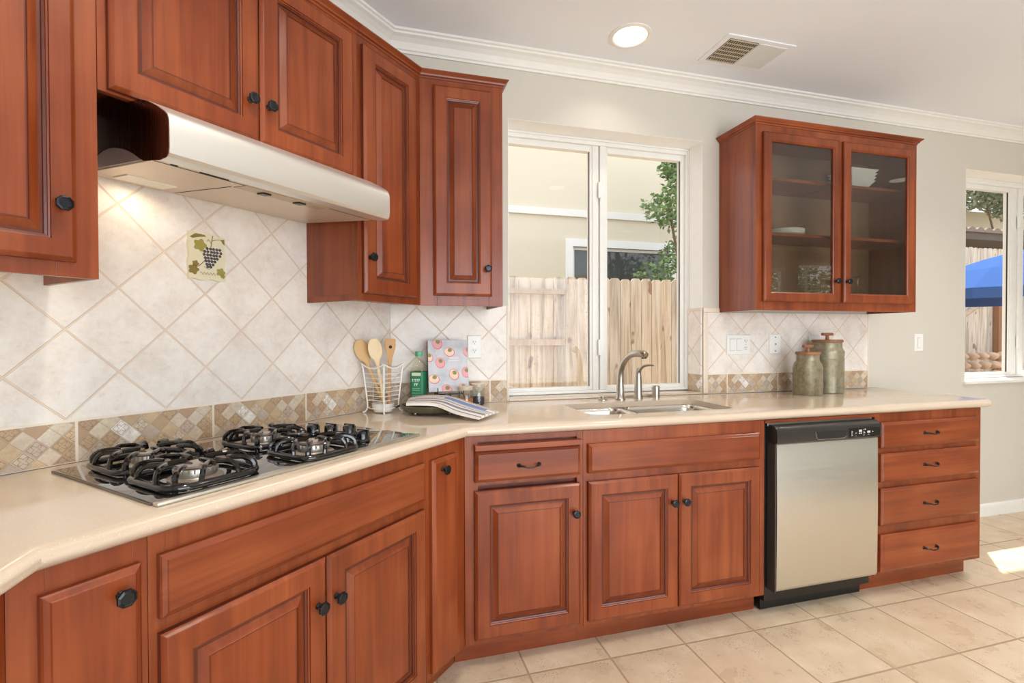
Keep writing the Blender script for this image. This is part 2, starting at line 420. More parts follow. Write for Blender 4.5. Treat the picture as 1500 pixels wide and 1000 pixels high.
# ------------------------------------------------------------------ windows
def bar_frame(mb, x0, x1, z0, z1, y0, y1, w, bev=.002):
    wl, wr, wb, wt = w
    mb.box(x0, x0+wl, y0, y1, z0, z1, bev); mb.box(x1-wr, x1, y0, y1, z0, z1, bev)
    mb.box(x0+wl, x1-wr, y0, y1, z0, z0+wb, bev); mb.box(x0+wl, x1-wr, y0, y1, z1-wt, z1, bev)
def window(name, x0, x1, z0, z1, split, mats=VINYL, yb=0.):
    t = bpy.data.objects.new(name, None); COL.objects.link(t); t['kind'] = 'structure'; t.location = (x0, yb, z0)
    W_, H = x1-x0, z1-z0; s0, s1 = split[0]-x0, split[1]-x0
    mb = MB(); bar_frame(mb, 0, W_, 0, H, .128, .199, (.022, .020, .016, .034)); bar_frame(mb, .002, W_-.002, .002, H-.002, .122, .128, (.008, .008, .008, .012)); mb.build('window_frame', mats, t, True)
    mb = MB(); mb.box(s0, (s0+s1)/2-.002, .140, .172, .016, H-.034, .003); mb.box((s0+s1)/2+.003, s1, .131, .172, .016, H-.034, .003); mb.build('mullion', mats, t, True)
    for k, (a, b) in enumerate(((.022, s0), (s1, W_-.020))):
        mb = MB(); bar_frame(mb, a, b, .016, H-.034, .146, .185, (.014, .012 if k == 0 else .022, .020, .032)); sa = mb.build('sash', mats, t, True)
        MB().box(a+.008, b-.006, .163, .167, .030, H-.060).build('pane', GLASSW, sa)
        MB().box(b-(.0145 if k == 0 else .0245), b-(.012 if k == 0 else .022), .155, .162, .037, H-.067).build('gasket', SLOT, sa)
    for z in (.18*H, .80*H):
        mb = MB(); mb.box((s0+s1)/2-.012, (s0+s1)/2+.008, .118, .134, z-.045, z+.045, .006); mb.build('latch', WHITEP, t, True)
    return t
window('window_1', K0, K1_, .9265, KZ1, (1.102, 1.182))
window('window_2', D0, D1, DZ0+.012, DZ1, (4.458, 4.572))
o = MB().box(K0+.001, K1_-.001, -.006, .19, .9155, .926, .003).build('trim_6', QUARTZ, None, True); struct(o)
struct(MB().box(D0-.02, D1+.02, -.02, .19, DZ0-.01, DZ0+.011, .004).build('trim_7', WHITET, None, True))
for nm, a, b, z0, z1 in (('trim_8', K0, K1_, .9265, KZ1), ('trim_9', D0, D1, DZ0+.012, DZ1)):
    mb = MB(); mb.box(a+.0005, a+.003, .001, .121, z0, z1-.0035); mb.box(b-.003, b-.0005, .001, .121, z0 if nm == 'trim_9' else 1.4005, z1-.0035); mb.box(a+.0005, b-.0005, .001, .121, z1-.003, z1-.0005); struct(mb.build(nm, plain('reveal_daylit_white', (246, 246, 244), .5)))  # white reveal paint, raised further to stand in for outside light
# windows opposite: wide first one added to carry fill light, others known from reflections
for i, (a, b, c, d) in enumerate(holes):
    t = bpy.data.objects.new('window_%d' % (i+3), None); COL.objects.link(t); t['kind'] = 'structure'; t.location = (a, YB, c)
    mb = MB(); bar_frame(mb, 0, b-a, 0, d-c, -.12, -.06, (.05, .05, .05, .05)); mb.box((b-a)/2-.03 if i != 2 else .24, (b-a)/2+.03 if i != 2 else .26, -.11, -.07, .05, d-c-.05); mb.build('window_frame', VINYL, t)
    MB().box(.05, b-a-.05, -.092, -.088, .05, d-c-.05).build('pane', GLASSW, t)
    if i:
        mb = MB(); z = .03
        while z < d-c-.06:
            mb.box(.01, b-a-.01, -.045, -.005, z, z+.003); z += .045
        mb.box(.005, b-a-.005, -.05, -.002, d-c-.05, d-c-.002); mb.build('blind_slats', WHITEP, t)
t = bpy.data.objects.new('window_6', None); COL.objects.link(t); t['kind'] = 'structure'; t.location = (-3.6, -3.575, .9)
mb = MB()
for a, b, c, d in ((-.525, -.475, 0, 1.25), (.475, .525, 0, 1.25), (-.475, .475, 0, .05), (-.475, .475, 1.2, 1.25)): mb.box(-.12, -.06, a, b, c, d)
mb.build('window_frame', VINYL, t)
MB().box(-.092, -.088, -.475, .475, .05, 1.2).build('pane', GLASSW, t)

# ------------------------------------------------------------------ ceiling fixtures
LENS = NT('lamp_lens').P(col=(1, 1, 1, 1), em=(1, .93, .78, 1), es=2.2)
def downlight(x, y, label, power=14, group=None):
    t = thing('recessed_downlight', label, 'ceiling light', (x, y, CZ), group=group)
    mb = MB(); mb.lathe([(.098, 0), (.098, -.004), (.084, -.008), (.078, -.004), (.078, 0)], 40); mb.build('trim_ring', WHITET, t, True)
    MB().lathe([(.078, -.002), (.078, -.0045), (.05, -.006), (.0, -.0065)], 40, cap=False).build('lens', LENS, t, True)
    l = area('bulb_light', (0, 0, -.012), (0, 0, -1), .15, .15, power, (1, .93, .82), 'DISK', t, 120)
    return t
downlight(1.105, -.28, 'white round recessed ceiling light, glowing, above the kitchen window', 1.8)
for k, (x, y) in enumerate(((-.1, -1.5), (1.6, -1.7), (3.1, -1.0), (4.55, -1.59), (.9, -3.3), (3.2, -3.3), (6.2, -2.2))):  # unseen cans added for fill, except the one mirrored in the glass
    if k == 3: downlight(x, y, 'recessed ceiling light mirrored in the right glass cabinet door', 12)
    else: downlight(x, y, 'unseen recessed ceiling light added as room fill', 12, 'unseen recessed ceiling lights added as room fill')

# ------------------------------------------------------------------ cabinets
def rloop(w, h, i, y): return [(i, y, i), (w-i, y, i), (w-i, y, h-i), (i, y, h-i)]
def groove_loops(mb, L, c0, c1, dark):
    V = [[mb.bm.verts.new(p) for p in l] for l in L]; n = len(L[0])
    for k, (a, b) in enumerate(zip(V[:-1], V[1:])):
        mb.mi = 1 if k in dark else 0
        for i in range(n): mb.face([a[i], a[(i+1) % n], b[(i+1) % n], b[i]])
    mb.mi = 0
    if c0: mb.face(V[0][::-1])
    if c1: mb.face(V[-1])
def raised_door(parent, x, y, z, w, h, name='door', st=.052, label=None):
    """stile and rail frame with moulded inner edge; the raised panel is a part of its own"""
    th = -.021
    mb = MB(); L = [rloop(w, h, 0, 0), rloop(w, h, 0, th+.008), rloop(w, h, .003, th+.005), rloop(w, h, .008, th+.001), rloop(w, h, .010, th),
                    rloop(w, h, st, th), rloop(w, h, st+.001, th+.003), rloop(w, h, st+.004, th+.004), rloop(w, h, st+.0045, th+.0075),
                    rloop(w, h, st+.009, th+.009), rloop(w, h, st+.010, th+.012), rloop(w, h, st+.010, -.004)]
    groove_loops(mb, L, True, False, {0, 5, 8, 9, 10})
    d = mb.build(name, [WV, GROOVE], parent, loc=(x, y, z))
    if label: d['label'] = label
    q = st+.010; mb = MB()
    L = [rloop(w, h, q, -.0035), rloop(w, h, q, th+.0125), rloop(w, h, q+.006, th+.0125), rloop(w, h, q+.022, th+.003), rloop(w, h, q+.0235, th+.0015), rloop(w, h, q+.0245, th+.0035), rloop(w, h, q+.027, th+.0035)]
    groove_loops(mb, L, True, True, {1, 4, 5}); mb.build('raised_panel', [WV, GROOVE], d)
    return d
def slab_front(parent, x, y, z, w, h, name='drawer', mat=None, th=-.021):
    mb = MB(); L = [rloop(w, h, 0, 0), rloop(w, h, 0, th+.009), rloop(w, h, .003, th+.006), rloop(w, h, .010, th+.002), rloop(w, h, .012, th), rloop(w, h, .014, th)]
    mb.loops(L); return mb.build(name, mat or WH, parent, loc=(x, y, z))
knob_me = MB().lathe([(.0, 0), (.0085, 0), (.0085, .002), (.0055, .006), (.005, .013), (.009, .017), (.0150, .019), (.0165, .0225), (.0155, .026), (.0115, .0275), (.0105, .0262), (.0, .0262)], 8, axis='-y', cap=False, phase=pi/8)
bmesh.ops.recalc_face_normals(knob_me.bm, faces=knob_me.bm.faces)
knob_mesh = bpy.data.meshes.new('knob'); knob_me.bm.to_mesh(knob_mesh); knob_me.bm.free(); knob_mesh.materials.append(KNOB)
def knob(parent, x, z, y=-.021):
    o = bpy.data.objects.new('knob', knob_mesh); COL.objects.link(o); o.parent = parent; o.location = (x, y, z); return o
def pull(parent, x, z, y=-.021, L=.092):
    h = L/2; path = smoothpath([(-h+.006, -.001, 0), (-h+.008, -.012, 0), (-h+.022, -.021, -.001), (-.012, -.024, -.005), (.012, -.024, -.005), (h-.022, -.021, -.001), (h-.008, -.012, 0), (h-.006, -.001, 0)], 4)
    mb = MB(); n = len(path); mb.tube(path, [.0062-.0034*min(1, 2*min(i, n-1-i)/(n-1)*1.4) for i in range(n)], 8)
    for s in (-1, 1): mb.lathe([(.0, 0), (.008, 0), (.008, .003), (.006, .005), (0, .005)], 12, (s*(h-.006), 0, 0), False, '-y')
    return mb.build('handle', KNOB, parent, True, (x, y, z))
def bars(rects, y0, y1):
    mb = MB()
    for a, b, c, d in rects: mb.box(a, b, y0, y1, c, d, .0008)
    return mb
DF = .602          # face frame front, base run
ZT = .873
GB = 'base cabinets under the cream worktop'; GU = 'wall cabinets with dark knobs'
# --- base, window run
cb = thing('base_cabinet', 'cherry base cabinet left of the sink, with pull-out board, one drawer and one door', 'cabinet', (0, 0, 0), 0, GB)
x1 = .7205
MB().prism([(.004, -.004), (x1-.001, -.004), (x1-.001, -DF+.018), ((DF-.018)*T22+.002, -DF+.018)], .10, ZT).build('body', WD, cb)
jx = DF*T22+.001
bars([(jx, .30, .10, ZT), (.695, x1-.0005, .10, ZT), (.30, .695, .852, ZT), (.30, .695, .69, .702), (.30, .695, .10, .128)], -DF, -DF+.018).build('face_frame', WV, cb)
MB().box(.5315*T22+.002, x1-.0005, -.5315, -.515, 0, .0995).build('toe_kick', WH, cb)
d = raised_door(cb, .286, -DF, .121, .4175, .552); knob(d, .391, .440)
d = slab_front(cb, .286, -DF, .7056, .4175, .116, 'drawer'); pull(d, .206, .055)
MB().box(.285, .708, -.632, -.58, .824, .8445, .002).build('cutting_board', WH, cb)
# --- sink base
cb = thing('base_cabinet', 'cherry base cabinet below the sink, false drawer front above two doors', 'cabinet', (x1, 0, 0), 0, GB)
wd = 1.5807-x1
MB().box(.001, .018, -DF+.018, -.004, .10, ZT).box(wd-.018, wd-.001, -DF+.018, -.004, .10, ZT).box(.018, wd-.018, -DF+.018, -.004, .10, .118).box(.018, wd-.018, -.012, -.004, .118, ZT).build('body', WD, cb)
bars([(.0005, .03, .10, ZT), (wd-.045, wd, .10, ZT), (.03, wd-.045, .805, ZT), (.03, wd-.045, .665, .72), (.03, wd-.045, .10, .128)], -DF, -DF+.018).build('face_frame', WV, cb)
MB().box(.0005, 1.5895-x1, -.5315, -.515, 0, .0995).build('toe_kick', WH, cb)
slab_front(cb, .738-x1, -DF, .7056, .8075, .116, 'false_front')
d = raised_door(cb, .738-x1, -DF, .121, .401, .552); knob(d, .371, .441)
d = raised_door(cb, 1.1425-x1, -DF, .121, .403, .552); knob(d, .021, .441)
# --- drawer base
cb = thing('drawer_base_cabinet', 'cherry cabinet with a stack of four drawers right of the dishwasher', 'cabinet', (2.2105, 0, 0), 0, GB)
wd = 2.9165-2.2105
MB().box(0, wd, -DF+.018, -.004, .10, ZT).build('body', WD, cb)
bars([(0, .03, .10, ZT), (wd-.04, wd, .10, ZT), (.03, wd-.04, .82, ZT), (.03, wd-.04, .68, .715), (.03, wd-.04, .515, .55), (.03, wd-.04, .29, .345), (.03, wd-.04, .10, .13)], -DF, -DF+.018).build('face_frame', WV, cb)
MB().box(0, wd, -.5315, -.50, 0, .0995).build('toe_kick', WH, cb)
for z0, z1 in ((.708, .831), (.547, .683), (.34, .517), (.12, .297)):
    d = slab_front(cb, .0245, -DF, z0, .646, z1-z0, 'drawer'); pull(d, .305, (z1-z0)/2+.002)
# --- filler strip above the dishwasher
f = tag(MB().box(1.5812, 2.2100, -DF-.006, -DF+.02, .8585, ZT, .001).build('filler_rail', WH), 'thin cherry rail between the worktop edge and the dishwasher top', 'trim')
# --- base, cooktop run (45 degrees). local x = t_left - t
def Bthing(name, label, cat, tl, z, group=None): return thing(name, label, cat, W(tl, 0, z), pi/4, group)
tl = .4697
cb = Bthing('base_cabinet', 'tall narrow cherry base door in the corner between sink and cooktop runs', 'cabinet', tl, 0, GB)
MB().prism([(0, -.004), (tl-.004, -.004), (tl-(DF-.018)*T22-.002, -DF+.018), (0, -DF+.018)], .10, ZT).build('body', WD, cb)
bars([(.0005, .03, .10, ZT), (tl-.325, tl-DF*T22-.001, .10, ZT), (.03, tl-.325, .82, ZT), (.03, tl-.325, .10, .13)], -DF, -DF+.018).build('face_frame', WV, cb)
MB().box(.0005, tl-.5315*T22-.002, -.5315, -.515, 0, .0995).build('toe_kick', WH, cb)
d = slab_front(cb, tl-.4512, -DF, .12, .1378, .713, 'door', WV); knob(d, .045, .676)
tl = 1.27; wd = 1.27-.4697
cb = Bthing('base_cabinet', 'wide cherry base cabinet under the gas cooktop, two doors below a long false front', 'cabinet', tl, 0, GB)
MB().box(.001, .018, -DF+.018, -.004, .10, ZT).box(wd-.018, wd-.001, -DF+.018, -.004, .10, ZT).box(.018, wd-.018, -DF+.018, -.004, .10, .118).build('body', WD, cb)
bars([(.0005, .03, .10, ZT), (wd-.035, wd-.0005, .10, ZT), (.03, wd-.035, .82, ZT), (.03, wd-.035, .67, .725), (.03, wd-.035, .10, .13)], -DF, -DF+.018).build('face_frame', WV, cb)
MB().box(.0005, wd-.0005, -.5315, -.515, 0, .0995).build('toe_kick', WH, cb)
slab_front(cb, tl-1.2552, -DF, .7127, .767, .1213, 'false_front')
d = raised_door(cb, tl-1.2552, -DF, .121, .376, .563); knob(d, .347, .452)
d = raised_door(cb, tl-.876, -DF, .121, .388, .563); knob(d, .024, .452)
tj = TL-DF*T22; tl = TL
cb = Bthing('base_cabinet', 'narrow plain cherry base door at the left end of the cooktop run', 'cabinet', tl, 0, GB)
MB().prism([(.004, -.004), (TL-1.2705, -.004), (TL-1.2705, -DF+.018), (TL-1.452, -DF+.018)], .10, ZT).build('body', WD, cb)
bars([(TL-1.461, TL-1.415, .10, ZT), (TL-1.295, TL-1.2705, .10, ZT), (TL-1.415, TL-1.295, .82, ZT), (TL-1.415, TL-1.295, .10, .13)], -DF, -DF+.018).build('face_frame', WV, cb)
MB().box(.5315*T22+.002, TL-1.2705, -.5315, -.515, 0, .0995).build('toe_kick', WH, cb)
d = slab_front(cb, TL-1.4244, -DF, .12, .139, .713, 'door', WV); knob(d, .104, .672)
# --- base, left return: rot 90, local x -> world y, local y -> -x
cb = thing('base_cabinet', 'cherry base cabinet side at the far left edge, turning towards the viewer', 'cabinet', (XC, -2.70, 0), pi/2, GB)
L_ = 2.70-1.19; DC = .5825
MB().prism([(0, -.004), (L_-.004, -.004), (1.232, -DC+.018), (0, -DC+.018)], .10, ZT).build('body', WD, cb)
bars([(L_-.45, 1.2405, .10, ZT), (0, .03, .10, ZT), (.03, L_-.45, .84, ZT), (.03, L_-.45, .10, .13)], -DC, -DC+.018).build('face_frame', WV, cb)
MB().box(0, L_-.5315*T22-.002, -.5315, -.515, 0, .0995).build('toe_kick', WH, cb)
d = raised_door(cb, .02, -DC, .121, .50, .71); knob(d, .47, .60)
d = raised_door(cb, .53, -DC, .121, .50, .71); knob(d, .03, .60)

# ------------------------------------------------------------------ wall cabinets
DU = .2864; ZU0, ZU1 = 1.3753, 2.3303
CR = [(0, .030), (.003, .030), (.004, .022), (.010, .020), (.012, .014), (.022, .006), (.024, .004), (.024, 0), (0, 0)]
def wcrown(parent, pts, ztop):
    """moulding along local polyline of outer face corners; returns joined mesh"""
    mb = MB(); n = len(pts); P = [Vector((p[0], p[1], 0)) for p in pts]; L = []
    for i, p in enumerate(P):
        def nrm(a, b):
            d = (b-a).normalized(); return Vector((d.y, -d.x, 0))
        if i == 0: m = nrm(P[0], P[1]) if len(pts[0]) < 3 else Vector((pts[0][2], pts[0][3], 0))
        elif i == n-1: m = nrm(P[-2], P[-1]) if len(pts[-1]) < 3 else Vector((pts[-1][2], pts[-1][3], 0))
        else:
            a, b = nrm(P[i-1], p), nrm(p, P[i+1]); m = (a+b); m = m/(m.dot(a))
        L.append([p+m*q+Vector((0, 0, ztop-h)) for q, h in CR])
    mb.loops(L); return mb.build('crown_moulding', WH, parent)
def ucab(cb, poly, z1, under=.022):
    MB().prism(poly, under, z1).build('body', WV, cb)
# A wall, right of corner
H = ZU1-ZU0
cb = thing('upper_cabinet', 'tall cherry wall cabinet beside the window, single raised-panel door', 'cabinet', (0, 0, ZU0), 0, GU)
Fd = DU-.018
MB().prism([(.003, -.003), (.478, -.003), (.478, -Fd), (Fd*T22+.001, -Fd)], .022, H).build('body', WV, cb)
MB().box(.466, .478, -Fd, -.003, 0, .0215).build('side_skirt', WV, cb)
bars([(DU*T22+.0005, .19, 0, H), (.415, .478, 0, H), (.19, .415, 0, .06), (.19, .415, .915, H)], -DU, -Fd).build('face_frame', WV, cb)
d = raised_door(cb, .1755, -DU, 1.417-ZU0, .251, .885); knob(d, .229, .117)
wcrown(cb, [((DU)*T22+.0003, -DU, -T22, -1), (.478, -DU), (.478, -.003)], H+.028)
for v in [cb.children[-1]]:
    pass
# B wall narrow cabinet
tl = .459
cb = Bthing('upper_cabinet', 'tall narrow cherry wall cabinet between the range hood and the corner', 'cabinet', tl, ZU0, GU)
MB().prism([(0, -.003), (tl-.003, -.003), (tl-Fd*T22-.001, -Fd), (0, -Fd)], .022, H).build('body', WV, cb)
MB().box(0, .012, -Fd, -.003, 0, .0215).build('side_skirt', WV, cb)
bars([(0, .055, 0, H), (tl-.165, tl-DU*T22-.0005, 0, H), (.055, tl-.165, 0, .06), (.055, tl-.165, .9, H)], -DU, -Fd).build('face_frame', WV, cb)
d = raised_door(cb, tl-.441, -DU, 1.402-ZU0, .286, .90); knob(d, .021, .131)
wcrown(cb, [(.0003, -DU), (tl-DU*T22-.0003, -DU, T22, -1)], H+.028)
# B wall hood cabinet
tl = 1.2205; wd = tl-.4595; zb = 1.803
cb = Bthing('upper_cabinet', 'two-door cherry wall cabinet directly above the range hood', 'cabinet', tl, zb, GU)
Hh = ZU1-zb
MB().box(.0003, wd, -Fd, -.003, .044, Hh).build('body', WV, cb)
bars([(.0003, .04, 0, Hh), (wd-.04, wd, 0, Hh), (.04, wd-.04, 0, .03), (.04, wd-.04, Hh-.05, Hh)], -DU, -Fd-.0005).build('face_frame', WV, cb)
d = raised_door(cb, tl-1.2035, -DU, .006, .361, Hh-.025); knob(d, .329, .108)
d = raised_door(cb, tl-.8395, -DU, .006, .350, Hh-.025); knob(d, .022, .108)
wcrown(cb, [(.0003, -DU), (wd-.0003, -DU)], Hh+.028)
# B wall cabinet left of the hood
cb = Bthing('upper_cabinet', 'tall cherry wall cabinet at the far left edge, left of the range hood', 'cabinet', TL, ZU0, GU)
wl = TL-1.2212
MB().prism([(.004, -.003), (wl-.012, -.003), (wl-.012, -Fd), (Fd*T22+.002, -Fd)], .028, H).build('body', WV, cb)
MB().prism([(.03, -.006), (wl-.0125, -.006), (wl-.0125, -Fd), (Fd*T22+.03, -Fd)], .0262, .0278).build('bottom_panel', MAPLE, cb)
MB().box(wl-.0118, wl-.0002, -Fd, -.003, 0, H).build('side_panel', WV, cb)
bars([(DU*T22+.001, DU*T22+.012, 0, H), (wl-.075, wl-.0002, 0, H), (DU*T22+.012, wl-.075, 0, .06), (DU*T22+.012, wl-.075, .9, H)], -DU, -Fd).build('face_frame', WV, cb)
dr = TL-1.265
d = raised_door(cb, dr-.330, -DU, 1.407-ZU0, .330, .895, st=.044); knob(d, .330-(1.294-1.265), 1.521-1.404)
wcrown(cb, [(DU*T22+.002, -DU), (wl-.0003, -DU)], H+.028)
# glass door cabinet
cb = thing('glass_display_cabinet', 'cherry wall cabinet with two glass doors, right of the window', 'cabinet', (1.818, 0, ZU0), 0, GU)
wd = 2.9225-1.818; Dg = .2802; Fd = Dg-.018
INT = wood('cabinet_interior', 'z', (150, 116, 88), (138, 104, 78), (122, 90, 66), .5, 0)
mb = MB(); mb.box(0, .016, -Fd, -.003, 0, H).box(wd-.016, wd, -Fd, -.003, 0, H).box(.016, wd-.016, -Fd, -.003, .03, .046).box(.016, wd-.016, -Fd, -.003, H-.03, H-.014)
mb.build('body', WV, cb)
MB().box(.016, wd-.016, -.012, -.003, .046, H-.03).build('back_panel', INT, cb)
bars([(0, .055, 0, H), (wd-.05, wd, 0, H), (.055, wd-.05, 0, .06), (.055, wd-.05, H-.075, H), (.53, .578, .06, H-.075)], -Dg, -Fd).build('face_frame', WV, cb)
for sx0, sx1 in ((.017, .552), (.554, wd-.017)):
    for zz in (2.077, 1.787): MB().box(sx0, sx1, -.235, -.013, zz-.012-ZU0, zz+.004-ZU0, .001).build('shelf', WH, cb)
for k, (a, b) in enumerate(((1.8565, 2.352), (2.3775, 2.882))):
    w_, h_ = b-a, 2.290-1.42; st = .049
    mb = MB(); mb.loops([rloop(w_, h_, 0, 0), rloop(w_, h_, 0, -.013), rloop(w_, h_, .003, -.017), rloop(w_, h_, .009, -.021), rloop(w_, h_, st-.008, -.021), rloop(w_, h_, st-.006, -.018), rloop(w_, h_, st, -.015), rloop(w_, h_, st, 0)], False, False, True)
    d = mb.build('glass_door', WV, cb, loc=(a-1.818, -Dg, 1.42-ZU0))
    MB().box(st-.004, w_-st+.004, -.010, -.007, st-.004, h_-st+.004).build('glass_pane', GLASSC, d)
    knob(d, 2.316-1.8565 if k == 0 else 2.392-2.3775, .113)
wcrown(cb, [(0, -.003), (0, -Dg), (wd, -Dg), (wd, -.003)], H+.028)
# things on the shelves
def gthing(name, label, cat, x, y, z, group=None, rot=0): return thing(name, label, cat, (x, y, z), rot, group)
CER = plain('white_ceramic', (236, 234, 226), .3)
t = gthing('square_bowl', 'white square flared ribbed bowl stack on the upper right cabinet shelf', 'bowl', 2.64, -.125, 2.0825)
for k in range(4):
    mb = MB(); z = .002+k*.020
    def sq(h, zz): return [(-h, -h*.8, zz), (h, -h*.8, zz), (h, h*.8, zz), (-h, h*.8, zz)]
    mb.loops([sq(.045+.003*k, z), sq(.088+.004*k, z+.052), sq(.085+.004*k, z+.052), sq(.043+.003*k, z+.004)]); mb.build('bowl', CER, t)
for k in range(3):
    p = MB().lathe([(0, 0), (.06, 0), (.100, .010), (.103, .013), (.06, .004), (0, .004)], 40, cap=False).build('plate', CER, None, True)
    p.location = (2.135, -.137, 1.792+.010*k)
    tag(p, ['white plate on the left middle cabinet shelf, lowest of three', 'white plate on the left middle cabinet shelf, middle of three', 'white plate on the left middle cabinet shelf, topmost of three'][k], 'plate', 'white plates on the left middle cabinet shelf')
gl = MB().lathe([(.038, .002), (.010, .006), (.005, .012), (.0045, .07), (.012, .082), (.034, .10), (.040, .13), (.036, .165), (.0345, .165), (.038, .13), (.032, .102), (.006, .084), (.002, .07), (.001, .01), (.03, .001)], 28, cap=False)
gm = gl.build('wine_glass', thin_glass('stemware_glass', .08, (.96, .97, .97, 1)), None, True)
# hung upside down in the photo: foot up
gm.rotation_euler = (pi, 0, 0); gm.location = (2.56, -.13, 1.5895)
tag(gm, 'upturned clear wine glass on the cabinet floor, left of two behind the right glass door', 'glass')
g2 = gm.copy(); COL.objects.link(g2); g2.location = (2.68, -.13, 1.5895); g2['label'] = 'upturned clear wine glass on the cabinet floor, right of two behind the right glass door'

# ------------------------------------------------------------------ worktop
OV = .624; RB = .0195; ZT1 = .915; ZB1 = .8745
XE = 2.985
def outline(inset):
    o = OV-inset; xe = XE-inset
    pts = [(.003, -.003), (xe, -.003)]
    r = .03
    for k in range(7):
        a = 0-pi/2*k/6; pts.append((xe-r+r*cos(a), -o+r+r*sin(a)))
    pts.append((o*T22, -o))
    q = W(TL-o*T22, o); pts.append((q.x, q.y)); pts.append((XC+o, -2.70)); pts.append((XC+.003, -2.70)); pts.append((XC+.003, -1.194)); 
    return pts
hole = rrect(.800, 1.512, -.515, -.172, .06, 6)
bm = bmesh.new()
def ringfill(bm, outer, inner, z):
    ov = [bm.verts.new((x, y, z)) for x, y in outer]; iv = [bm.verts.new((x, y, z)) for x, y in inner]
    es = []
    for v in (ov, iv):
        for i in range(len(v)): es.append(bm.edges.new((v[i], v[(i+1) % len(v)])))
    bmesh.ops.triangle_fill(bm, use_beauty=True, use_dissolve=False, edges=es)
    return ov, iv
t0, i0 = ringfill(bm, outline(RB), hole, ZT1); hole2 = rrect(.788, 1.524, -.527, -.160, .068, 6)
t1, i1 = ringfill(bm, outline(RB), hole2, ZB1)
im = [bm.verts.new((x, y, .889)) for x, y in hole]; ih = [bm.verts.new((x, y, .889)) for x, y in hole2]
for a, b in ((i0, im), (im, ih), (ih, i1)):
    for i in range(len(a)): bm.faces.new([a[i], a[(i+1) % len(a)], b[(i+1) % len(b)], b[i]])
prev = t0; zc = (ZT1+ZB1)/2; hz = (ZT1-ZB1)/2
for k in range(1, 9):
    a = pi/2-pi*k/8
    if k == 8: cur = t1
    else: cur = [bm.verts.new((x, y, zc+hz*sin(a))) for x, y in outline(RB-RB*cos(a))]
    n = len(cur)
    for i in range(n): bm.faces.new([prev[i], prev[(i+1) % n], cur[(i+1) % n], cur[i]])
    prev = cur
bmesh.ops.recalc_face_normals(bm, faces=bm.faces)
me = bpy.data.meshes.new('worktop'); bm.to_mesh(me); bm.free(); me.polygons.foreach_set('use_smooth', [True]*len(me.polygons)); me.set_sharp_from_angle(angle=radians(40))
wt = tag(link('worktop', me, QUARTZ), 'long cream quartz worktop with rounded edge running from cooktop to the right end', 'worktop')

# ------------------------------------------------------------------ tile backsplash
ZBT = 1.0262
def backsplash(name, label, mat, bmat, x0, x1, z1, loc=(0, 0, 0), rot=0., edge=None, bevx=None, nb=True):
    t = thing(name, label, 'backsplash', loc, rot)
    MB().box(x0, x1, -.0085, -.0012, ZBT, z1).build('diagonal_tiles', mat, t)
    MB().box(x0, x1, -.0085, -.0012, .9165, ZBT-.0004).build('mosaic_border', bmat, t)
    MB().box(x0, x1, -.0100, -.0012, ZBT-.0035, ZBT+.0035, .0012).build('grout_line', plain('grout', (238, 226, 210), .7), t)
    return t
TRIMT = paint('bullnose_tile', (226, 212, 194), .35, .05, 60)
b1 = backsplash('tile_backsplash', 'large cream diagonal tile backsplash behind the gas cooktop', tile_mat('wall_tile_cooktop', -1.192, 1.2653), mosaic_mat('mosaic_cooktop', -1.171, .915, .352), -TL+.02, -.004, 1.72, (0, 0, 0), pi/4)
b2 = backsplash('tile_backsplash', 'short tile backsplash between the corner and the window, behind the cookbook', tile_mat('wall_tile_corner', .242, 1.2653), mosaic_mat('mosaic_corner', .13, .915, .352), .004, K0-.012, 1.395)
MB().box(K0-.012, K0-.001, -.0105, -.0012, .9165, 1.395, .003).build('edge_trim', TRIMT, b2, True)
b3 = backsplash('tile_backsplash', 'tile backsplash between the window and the right worktop end, behind the canisters', tile_mat('wall_tile_right', 1.968, 1.2765), mosaic_mat('mosaic_right', 1.87, .915, .352), K1_+.030, 2.905, 1.3745)
MB().box(K1_+.0005, K1_+.030, -.0115, -.0012, .9165, 1.3745, .004).build('edge_trim', TRIMT, b3, True)
MB().box(2.905, 2.914, -.0105, -.0012, .9165, 1.3745, .003).build('edge_trim', TRIMT, b3, True)
MB().box(K1_+.0005, 1.817, -.0115, -.0012, 1.375, 1.400, .004).build('cap_trim', TRIMT, b3, True)
# jamb return
t = thing('tile_jamb_return', 'narrow tiled strip lining the right side of the window recess', 'backsplash', (K1_-.0005, 0, 0), pi/2)
MB().box(.002, .119, 0.0005, .0085, 1.0262, 1.385).build('diagonal_tiles', tile_mat('wall_tile_jamb', -.03, 1.2765), t)
MB().box(.002, .119, 0.0005, .0085, .9270, 1.0258).build('mosaic_border', mosaic_mat('mosaic_jamb', -.1, .915, .352), t)
MB().box(.0, .120, 0.0005, .0095, 1.385, 1.400, .003).build('cap_trim', TRIMT, t, True)

# ------------------------------------------------------------------ dishwasher
dw = thing('dishwasher', 'stainless steel dishwasher with black control panel between the sink cabinet and drawers', 'dishwasher', (1.597, 0, 0))
MB().box(0, .606, -.585, -.05, .06, .857, .002).build('tub_housing', BLACK, dw)
MB().box(.002, .60, -.60, -.575, .843, .857, .002).build('top_rail', steel('satin_rail', (150, 150, 148), .35), dw)
mb = MB(); L = []
for x in (.020, .592):
    L.append([(x, y, z) for y, z in [(-.585, .118), (-.618, .118), (-.630, .124), (-.6345, .14), (-.6375, .45), (-.6345, .765), (-.630, .771), (-.585, .771)]])
mb.loops(L); mb.build('door_panel', STEEL, dw, True, ang=50)
mb = MB(); L = []
for x in (.010, .594):
    L.append([(x, y, z) for y, z in [(-.585, .7725), (-.640, .7725), (-.646, .776), (-.648, .785), (-.648, .818), (-.644, .834), (-.634, .846), (-.618, .850), (-.585, .850)]])
mb.loops(L); cp = mb.build('control_panel', DARKGREY, dw, True, ang=40)
